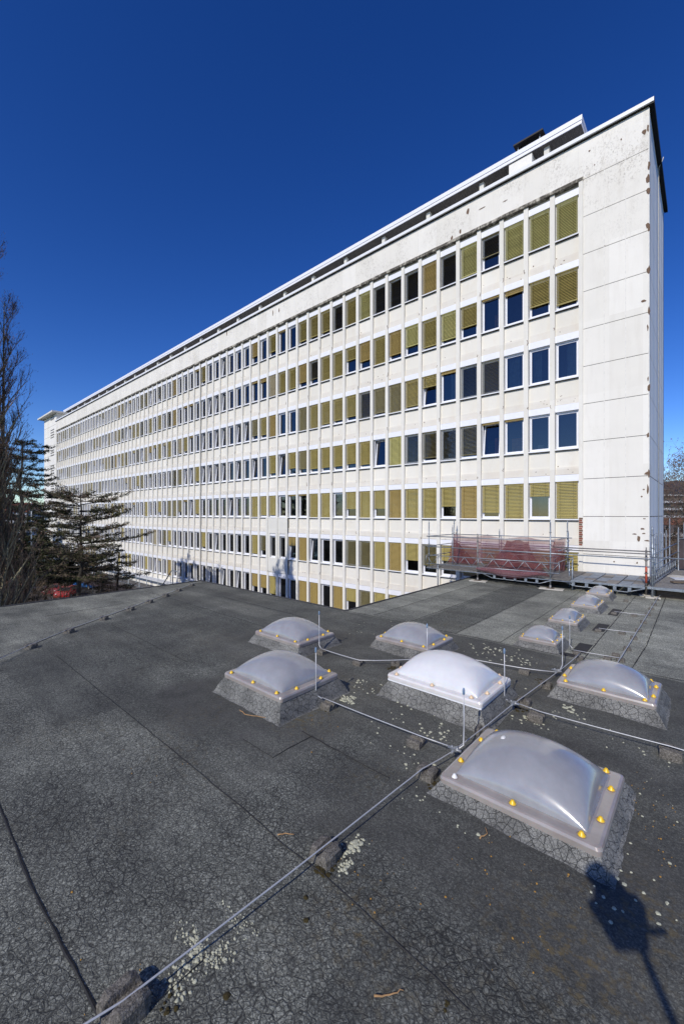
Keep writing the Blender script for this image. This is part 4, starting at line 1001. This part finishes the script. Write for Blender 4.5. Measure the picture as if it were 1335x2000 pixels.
g = MB(); hx_, hz_ = -39.5, -4.6
g.tube([(-44, 19.6, -5.5), (-40.2, 19.4, -2.6), (-39.9, 19.4, -2.5), (-38.2, 19.3, -2.55)], .05, 'steel_galv', 6); g.tube([(-39.9, 19.4, -5.5), (-39.9, 19.4, -2.3)], .05, 'steel_galv', 6); g.tube([(-38.3, 19.3, -2.5), (-38.3, 19.3, -5.0)], .02, 'steel_old', 4)
tag(g.build('hoist_arm'), 'slanting steel hoist arm rising from the far walkway before the facade', 'hoist')

# ================================================================ TREES
def tube_seg(g, a_, b_, r0, r1, m, n=4): g.tube([a_, b_], [r0, r1], m, n, False)
def grow(g, p, d, L, r, depth, rnd, m, mt, spread, up, tips, seg=4, n_side=4):
    pts = [Vector(p)]; rad = [r]; dd = Vector(d).normalized()
    for i in range(seg):
        dd = (dd + Vector((rnd.gauss(0, .09), rnd.gauss(0, .09), rnd.gauss(0, .05) + up))).normalized()
        pts.append(pts[-1] + dd * (L / seg)); rad.append(r * (1 - .75 * (i + 1) / seg))
    g.tube(pts, rad, m if r > .03 else mt, 5 if r > .05 else 3, False)
    if depth <= 0: tips.append((pts[-1], dd)); return
    nb = n_side
    for i in range(nb):
        t = rnd.uniform(.2, .98); k = min(seg - 1, int(t * seg)); q = pts[k].lerp(pts[k + 1], t * seg - k)
        a_ = rnd.uniform(0, 6.283); pd = dd.cross(Vector((math.cos(a_), math.sin(a_), .3))).normalized()
        nd = (dd * (1 - spread) + pd * spread).normalized()
        grow(g, q, nd, L * rnd.uniform(.38, .6), max(.007, r * .42), depth - 1, rnd, m, mt, spread, up, tips, max(2, seg - 1), n_side)
    tips.append((pts[-1], dd))
def bare_tree(name, label, x, y, H, stems, seed, wid, spread=.45, up=.06, depth=3, ns=6, bark='bark_pale', lean=(0, 0), buds=True, tw='twig', straight=1.0, outw=.12):
    rnd = random.Random(seed); t = thing(name, label, 'tree', (x, y, GZ)); g = MB(); tips = []; gt = MB()
    for s_ in range(stems):
        a_ = 6.283 * s_ / stems + rnd.uniform(0, .5); r0 = wid * .12; base = Vector((math.cos(a_) * r0, math.sin(a_) * r0, 0)); h = H * (rnd.uniform(.8, 1) if s_ else 1)
        pts = [base]; d = Vector((math.cos(a_) * outw * (s_ > 0) + lean[0], math.sin(a_) * outw * (s_ > 0) + lean[1], 1)).normalized(); n = 14; rad = [.012 * H * (1 if s_ == 0 else .7)]
        for i in range(n):
            d = (d + Vector((rnd.gauss(0, .025) * straight, rnd.gauss(0, .025) * straight, .05))).normalized(); pts.append(pts[-1] + d * h / n); rad.append(rad[0] * (1 - .93 * (i + 1) / n))
        gt.tube(pts, rad, bark, 7, False)
        nbr = int(H * 2.1)
        for i in range(nbr):
            f = .22 + .76 * (i / nbr); k = min(n - 1, int(f * n)); q = pts[k].lerp(pts[k + 1], f * n - k); b_ = rnd.uniform(0, 6.283)
            o_ = Vector((math.cos(b_), math.sin(b_), 0)); L = wid * (1.15 - f * .85) * rnd.uniform(.6, 1.1)
            grow(g, q, (o_ * spread * 1.2 + Vector((0, 0, 1 - spread))).normalized(), L, rad[k] * .42 + .008, depth - 1, rnd, bark, tw, spread, up, tips, 4, ns)
    if buds:
        for p_, d_ in tips:
            for _ in range(2):
                q = p_ + Vector((rnd.gauss(0, .05), rnd.gauss(0, .05), rnd.gauss(0, .06))); s_ = rnd.uniform(.025, .05)
                g.quad(q, q + Vector((s_, 0, s_)), q + Vector((0, s_ * .5, s_ * 2.4)), q + Vector((-s_, 0, s_)), m='bud')
    gt.build('trunk', t); g.build('crown', t); return t
x, y = AT(-24, 17); bare_tree('poplar_tree', 'tall bare poplar with upright budding branches cut by the left picture edge', x, y, 22.4, 5, 5, 3.4, .3, .16, 3, 6, straight=.3, outw=.02)
x, y = AT(-40, 20); bare_tree('poplar_tree', 'shorter bare tree with many fine upright twigs in front of the dark cedar', x, y, 11.5, 6, 9, 2.6, .4, .1, 3, 6, tw='twig', straight=.5, outw=.07)
x, y = AT(1352, 42); bare_tree('bare_tree', 'bare brown tree with fine branching twigs right of the gable wall', x, y, 17.5, 3, 17, 8.5, .55, .03, 3, 7, 'bark_dark')
x, y = AT(1318, 60); bare_tree('bare_tree', 'smaller bare tree standing lower behind the right scaffold', x, y, 8.5, 3, 23, 7, .6, .02, 3, 7, 'bark_dark', buds=False)

def cedar(label, x, y, H, Rr, seed, z0, layers, dens, mats, droop=-.02, tipup=.25, top_r=.5, name='cedar_tree', sparse=1.0, z_first=.25, tuft=.15):
    rnd = random.Random(seed); t = thing(name, label, 'tree', (x, y, GZ)); gt = MB(); g = MB(); gb = MB()
    n = 10; pts = [(rnd.gauss(0, .05) * i * .4, rnd.gauss(0, .05) * i * .4, H * i / n) for i in range(n + 1)]; rt = .019 * H
    gt.tube(pts, [rt * (1 - .85 * i / n) for i in range(n + 1)], 'bark_dark', 9, False)
    for L_ in range(layers):
        f = z_first + (1 - z_first) * (L_ + .5) / layers; z = H * f
        rad = Rr * (1 - (1 - top_r) * ((f - z_first) / (1 - z_first)) ** 1.5) * rnd.uniform(.8, 1.1)
        nb = rnd.randint(5, 7)
        for b_ in range(nb):
            a_ = 6.283 * b_ / nb + rnd.uniform(-.35, .35) + L_ * .7; L = rad * rnd.uniform(.65, 1.15); d = Vector((math.cos(a_), math.sin(a_), rnd.uniform(-.05, .22))).normalized(); q = Vector((0, 0, z + rnd.uniform(-.3, .3)))
            P_ = [q.copy()]; m_ = 8
            for i in range(m_):
                d = (d + Vector((rnd.gauss(0, .06), rnd.gauss(0, .06), droop if i < 4 else tipup * .28 + rnd.gauss(0, .03)))).normalized(); q = q + d * L / m_; P_.append(q.copy())
            gt.tube(P_, [max(.012, .05 * L / 4 * (1 - .85 * i / m_)) for i in range(m_ + 1)], 'bark_dark', 5, False)
            side = Vector((-math.sin(a_), math.cos(a_), 0))
            for i in range(int(L * 8)):         # side sprays
                t_ = rnd.uniform(.2, 1); k = min(m_ - 1, int(t_ * m_)); p_ = P_[k].lerp(P_[k + 1], t_ * m_ - k)
                sl_ = rnd.choice((-1, 1)) * rnd.uniform(.3, 1.0) * (1.15 - t_ * .6) * L * .3
                e = p_ + side * sl_ + d * abs(sl_) * .7 + Vector((0, 0, rnd.uniform(-.12, .2)))
                gb.tube([p_, p_.lerp(e, .5) + Vector((0, 0, .06)), e], [.014, .009, .005], 'twig', 3, False)
                mm = rnd.choice(mats)
                for _ in range(int(dens * (2 + abs(sl_) * 7))):
                    u = rnd.random(); c = p_.lerp(e, u) + Vector((rnd.gauss(0, .09), rnd.gauss(0, .09), rnd.gauss(.0, .05)))
                    v1 = Vector((rnd.gauss(0, 1), rnd.gauss(0, 1), rnd.gauss(0, .5))).normalized() * tuft * rnd.uniform(.5, 1.1); v2 = v1.cross(Vector((rnd.gauss(0, .5), rnd.gauss(0, .5), 1))).normalized() * tuft * .22
                    g.quad(c - v1, c + v2, c + v1, c - v2, m=mm)
    gt.build('trunk', t)
    k0 = len(g.v); g.v += gb.v; g.f += [tuple(i + k0 for i in f) for f in gb.f]; g.m += gb.m; g.sm += gb.sm; g.build('crown', t); return t
x, y = AT(47, 32); cedar('large dark cedar with dense flat layers of branches at the left edge', x, y, 16.8, 4.4, 3, 0, 13, 3.2, ['needle_dark', 'needle_dark', 'needle_green'], z_first=.3)
x, y = AT(156, 31); cedar('sparse half bare cedar with long horizontal branches in front of the facade', x, y, 12.6, 4.5, 8, 0, 9, 2.0, ['needle_olive', 'needle_olive', 'twig'], .0, .3, .75, z_first=.5)
x, y = AT(92, 36); cedar('low dense conifer spreading over the parked cars', x, y, 8.2, 4.0, 12, 0, 6, 2.2, ['needle_dark', 'needle_green', 'needle_olive'], -.01, .1, .4, z_first=.66)
x, y = AT(150, 38); cedar('olive brown conifer below the half bare cedar', x, y, 7.6, 4.2, 14, 0, 8, 2.0, ['needle_olive', 'needle_dark', 'needle_olive'], -.01, .1, .35, z_first=.68)
x, y = AT(228, 38); cedar('dark green conifer at the roof edge close to the facade foot', x, y, 8.3, 3.0, 19, 0, 8, 2.2, ['needle_dark', 'needle_dark', 'needle_green'], -.02, .1, .3, z_first=.3)
x, y = AT(15, 34); cedar('green conifer low at the left edge behind the bare twigs', x, y, 9, 3.6, 29, 0, 9, 2.4, ['needle_green', 'needle_dark', 'needle_olive'], -.02, .1, .35, z_first=.15)
for q, (px, Z, H, Rr) in enumerate(((20, 70, 13, 7), (75, 82, 12, 6), (110, 95, 10, 6), (-10, 95, 14, 8))):
    x, y = AT(px, Z); cedar(['dark evergreen far behind the large cedar', 'dark evergreen in the gap between the cedar and the tower', 'low evergreen at the foot of the stair tower', 'dark evergreen far off at the left edge'][q], x, y, H, Rr, 50 + q, 0, 7, 1.6, ['needle_dark', 'needle_olive'], -.02, .1, .4, name='evergreen_tree', tuft=.4, z_first=.12)
for q, (px, Z, H) in enumerate(((1300, 95, 8), (1330, 85, 7.5), (1360, 100, 9), (1345, 130, 8.5))):
    x, y = AT(px, Z); bare_tree('bare_tree', ['brown leafless tree far right beside the gable edge', 'brown leafless tree far right in front of the terraced houses', 'brown leafless tree beyond the right picture edge', 'distant brown leafless tree below the terraced houses'][q], x, y, H, 3, 70 + q, 3.6, .6, .02, 3, 5, 'bark_dark', buds=False)

# ================================================================ DISTANT HOUSES, LAMPS, CARS
def house(label, px, Z, w, d, z0, z1, m, rm, floors=3, rot=.3, roof=True):
    x, y = AT(px, Z); t = thing('house', label, 'building', (x, y, z0), rz=rot); g = MB(); h = z1 - z0
    g.box(-w / 2, w / 2, -d / 2, d / 2, GZ - 1 - z0, h, m); g.build('wall', t)
    for f in range(floors):
        zz = h * (f + .35) / floors; g = MB()
        n = max(3, int(w / 3))
        for i in range(n): xx = -w / 2 + w * (i + .25) / n; g.box(xx, xx + w / n * .5, -d / 2 - .05, -d / 2 + .02, zz, zz + h / floors * .45, 'car_glass')
        g.build('window_row', t); g = MB(); g.box(-w / 2 - .4, w / 2 + .4, -d / 2 - 1.4, -d / 2 - .06, h * f / floors, h * (f + .3) / floors, 'far_white'); g.build('balcony', t)
    g = MB()
    if roof:
        g.quad((-w / 2 - .5, -d / 2 - .5, h), (w / 2 + .5, -d / 2 - .5, h), (w / 2 + .5, 0, h + d * .35), (-w / 2 - .5, 0, h + d * .35), m=rm); g.quad((w / 2 + .5, d / 2 + .5, h), (-w / 2 - .5, d / 2 + .5, h), (-w / 2 - .5, 0, h + d * .35), (w / 2 + .5, 0, h + d * .35), m=rm)
        for sx in (-1, 1): g.quad((sx * w / 2, -d / 2, h), (sx * w / 2, d / 2, h), (sx * w / 2, 0, h + d * .34), m=m)
    else: g.box(-w / 2 - .5, w / 2 + .5, -d / 2 - 1.6, d / 2 + .5, h, h + .5, rm)
    g.build('roof', t)
house('distant white building with stepped balconies seen through the bare twigs on the right', 1325, 210, 24, 14, -2, 12.5, 'far_grey', 'far_white', 4, .6, False)
house('distant red brick house just right of the gable edge', 1296, 225, 7, 9, 3, 12, 'brick_red', 'far_white', 2, .6, False)
house('distant low house with a red tiled roof below the white terraces', 1308, 190, 16, 9, -7, -1.5, 'far_grey', 'roof_tile', 1, .5)
house('distant pale building between the cedar and the stair tower', 72, 170, 22, 10, -8, -1, 'far_grey', 'far_grey', 2, 1.2, False)
house('distant pale house low at the left edge behind the trees', 10, 150, 18, 10, -8, 4, 'far_white', 'roof_tile', 3, 1.0)
for (px, Z, ztop, lb) in ((62, 60, 5.8, 'twin headed street lamp standing left of the stair tower'), (68, 75, .5, 'lower street lamp seen among the conifers')):
    x, y = AT(px, Z); t = thing('street_lamp', lb, 'street lamp', (x, y, GZ)); h = ztop - GZ
    g = MB(); g.tube([(0, 0, 0), (0, 0, h)], [.11, .06], 'steel_galv', 8); g.build('pole', t)
    for s_ in (-1, 1): g = MB(); g.tube([(0, 0, h), (s_ * .9, 0, h + .15)], .04, 'steel_galv', 6); g.box(s_ * 1.2 - .45, s_ * 1.2 + .45, -.16, .16, h + .1, h + .25, 'lamp_lens'); g.build('lamp_head', t)
def car(label, px, py, ang, paint):
    x, y = W(px, py, GZ); t = thing('parked_car', label, 'car', (x, y, GZ), 'cars parked below the trees', R(ang))
    L = [(-2.0, .35), (-2.05, .62), (-1.95, .86), (-1.2, .98), (-.55, 1.42), (.9, 1.47), (1.75, 1.05), (2.0, .95), (2.05, .5), (1.95, .33)]
    g = MB()
    def hw(z): return .86 if z < .9 else .86 - (z - .9) * .38
    for (a0, b0), (a1, b1) in zip(L, L[1:] + L[:1]): g.quad((a0, -hw(b0), b0), (a0, hw(b0), b0), (a1, hw(b1), b1), (a1, -hw(b1), b1), m=paint, smooth=False)
    for s_ in (-1, 1): g.quad(*[(a_, s_ * hw(b_), b_) for a_, b_ in L], m=paint)
    o = g.build('body', t); 
    g = MB(); e = .012
    g.quad((-1.15, -.74, 1.03), (-1.15, .74, 1.03), (-.6, .62, 1.40), (-.6, -.62, 1.40), m='car_glass')
    for v in range(4): pass
    g.v = [(a_ - .02, b_, c_ + .012) for a_, b_, c_ in g.v]; g.build('windscreen', t)
    for s_ in (-1, 1):
        g = MB(); g.quad((-.95, s_ * .862, 1.0), (1.5, s_ * .862, 1.03), (.85, s_ * .70, 1.4), (-.5, s_ * .70, 1.36), m='car_glass'); g.v = [(a_, b_ + s_ * .012, c_) for a_, b_, c_ in g.v]; g.build('side_window', t)
        g = MB(); g.blob((-1.98, s_ * .62, .72), .08, .16, .1, 'lamp_lens', random.Random(1), 8, .05); g.build('headlight', t)
        for wx in (-1.28, 1.28): g = MB(); g.tube([(wx, s_ * .72, .31), (wx, s_ * .89, .31)], .31, 'tyre', 14); w_ = g.build('wheel', t); g = MB(); g.tube([(wx, s_ * .885, .31), (wx, s_ * .9, .31)], .19, 'aluminium', 10); g.build('rim', w_)
car('bright red hatchback parked under the conifers, nearest of the parked cars', 131, 1166, 148, 'car_red'); car('darker red car parked beyond the bright red one', 107, 1160, 150, 'car_crimson')
car('dark blue car parked furthest left under the conifers', 88, 1156, 146, 'car_navy'); car('light blue car half hidden by branches near the facade foot', 172, 1149, 20, 'car_blue')
car('red car parked at the foot of the facade beyond the evergreens', 84, 1085, 40, 'car_red')

# ================================================================ the photographer's own camera on its mast (casts the shadow, bottom right)
mt = thing('camera_mast', 'tall thin mast carrying a camera, its shadow falling across the roof', 'camera stand', (0, 0, 0))
fwd = Vector((-C_, S_, 0)); rgt = Vector((S_, C_, 0)); E0 = Vector((0, 0, EYE))
def cp(r_, u, b_):
    r_ *= .8; u *= .8; b_ *= .8
    return E0 + rgt * r_ + Vector((0, 0, u)) - fwd * b_
g = MB(); g.tube([cp(0, 0, .035), cp(0, 0, .3)], [.085, .075], 'camera_black', 14)
g.tube([cp(0, 0, .035), cp(0, 0, .06)], .095, 'camera_black', 14); g.build('lens', mt)
g = MB()
def cbox(r0, r1, u0, u1, b0, b1):
    i = len(g.v)
    for u in (u0, u1):
        for r_, b_ in ((r0, b0), (r1, b0), (r1, b1), (r0, b1)): g.v.append(tuple(cp(r_, u, b_)))
    for q in ((0, 3, 2, 1), (4, 5, 6, 7), (0, 1, 5, 4), (1, 2, 6, 5), (2, 3, 7, 6), (3, 0, 4, 7)): g.f.append(tuple(i + k for k in q)); g.m.append('camera_black'); g.sm.append(False)
cbox(-.17, .13, -.2, .09, .28, .40); cbox(.10, .24, -.15, .02, .30, .46); cbox(-.06, .05, -.02, .19, .26, .44); cbox(-.24, -.16, -.11, -.04, .3, .4); cbox(-.07, .07, .09, .17, .29, .43); g.build('camera_body', mt)
g = MB(); cbox(-.1, .2, -.30, -.195, .30, .5); cbox(.2, .44, -.27, -.23, .36, .40); g.build('mast_head', mt)
def lift(S2, h): return Vector((S2[0], S2[1], 0)) - TRAVEL * (h / abs(TRAVEL.z))
top = cp(.14, -.28, .44)
# shadow of the mast passes through photo pixel (1315, 2000)
s2 = W(1315, 2000); best = min((abs((lift(s2, h / 100).xy - top.xy).length - (top.z - h / 100) * .12), h / 100) for h in range(20, 280))[1]
p2 = lift(s2, best); dirv = (p2 - top).normalized(); foot = top + dirv * (top.z / -dirv.z)
g = MB(); g.tube([top, foot], .026, 'camera_black', 10); g.build('pole', mt)
# leafless shrubs in front of the parked cars
for q, (px, Z, H) in enumerate(((60, 40, 7.2), (112, 44, 6.4), (195, 36, 6.5), (28, 30, 7.0))):
    x, y = AT(px, Z); bare_tree('bare_shrub', ['twiggy brown shrub left of the parked cars', 'twiggy brown shrub partly covering the parked cars', 'twiggy brown shrub beside the blue car', 'twiggy brown shrub at the left roof edge'][q], x, y, H, 6, 90 + q, 3.4, .5, .05, 3, 5, 'bark_dark', buds=False, outw=.3)
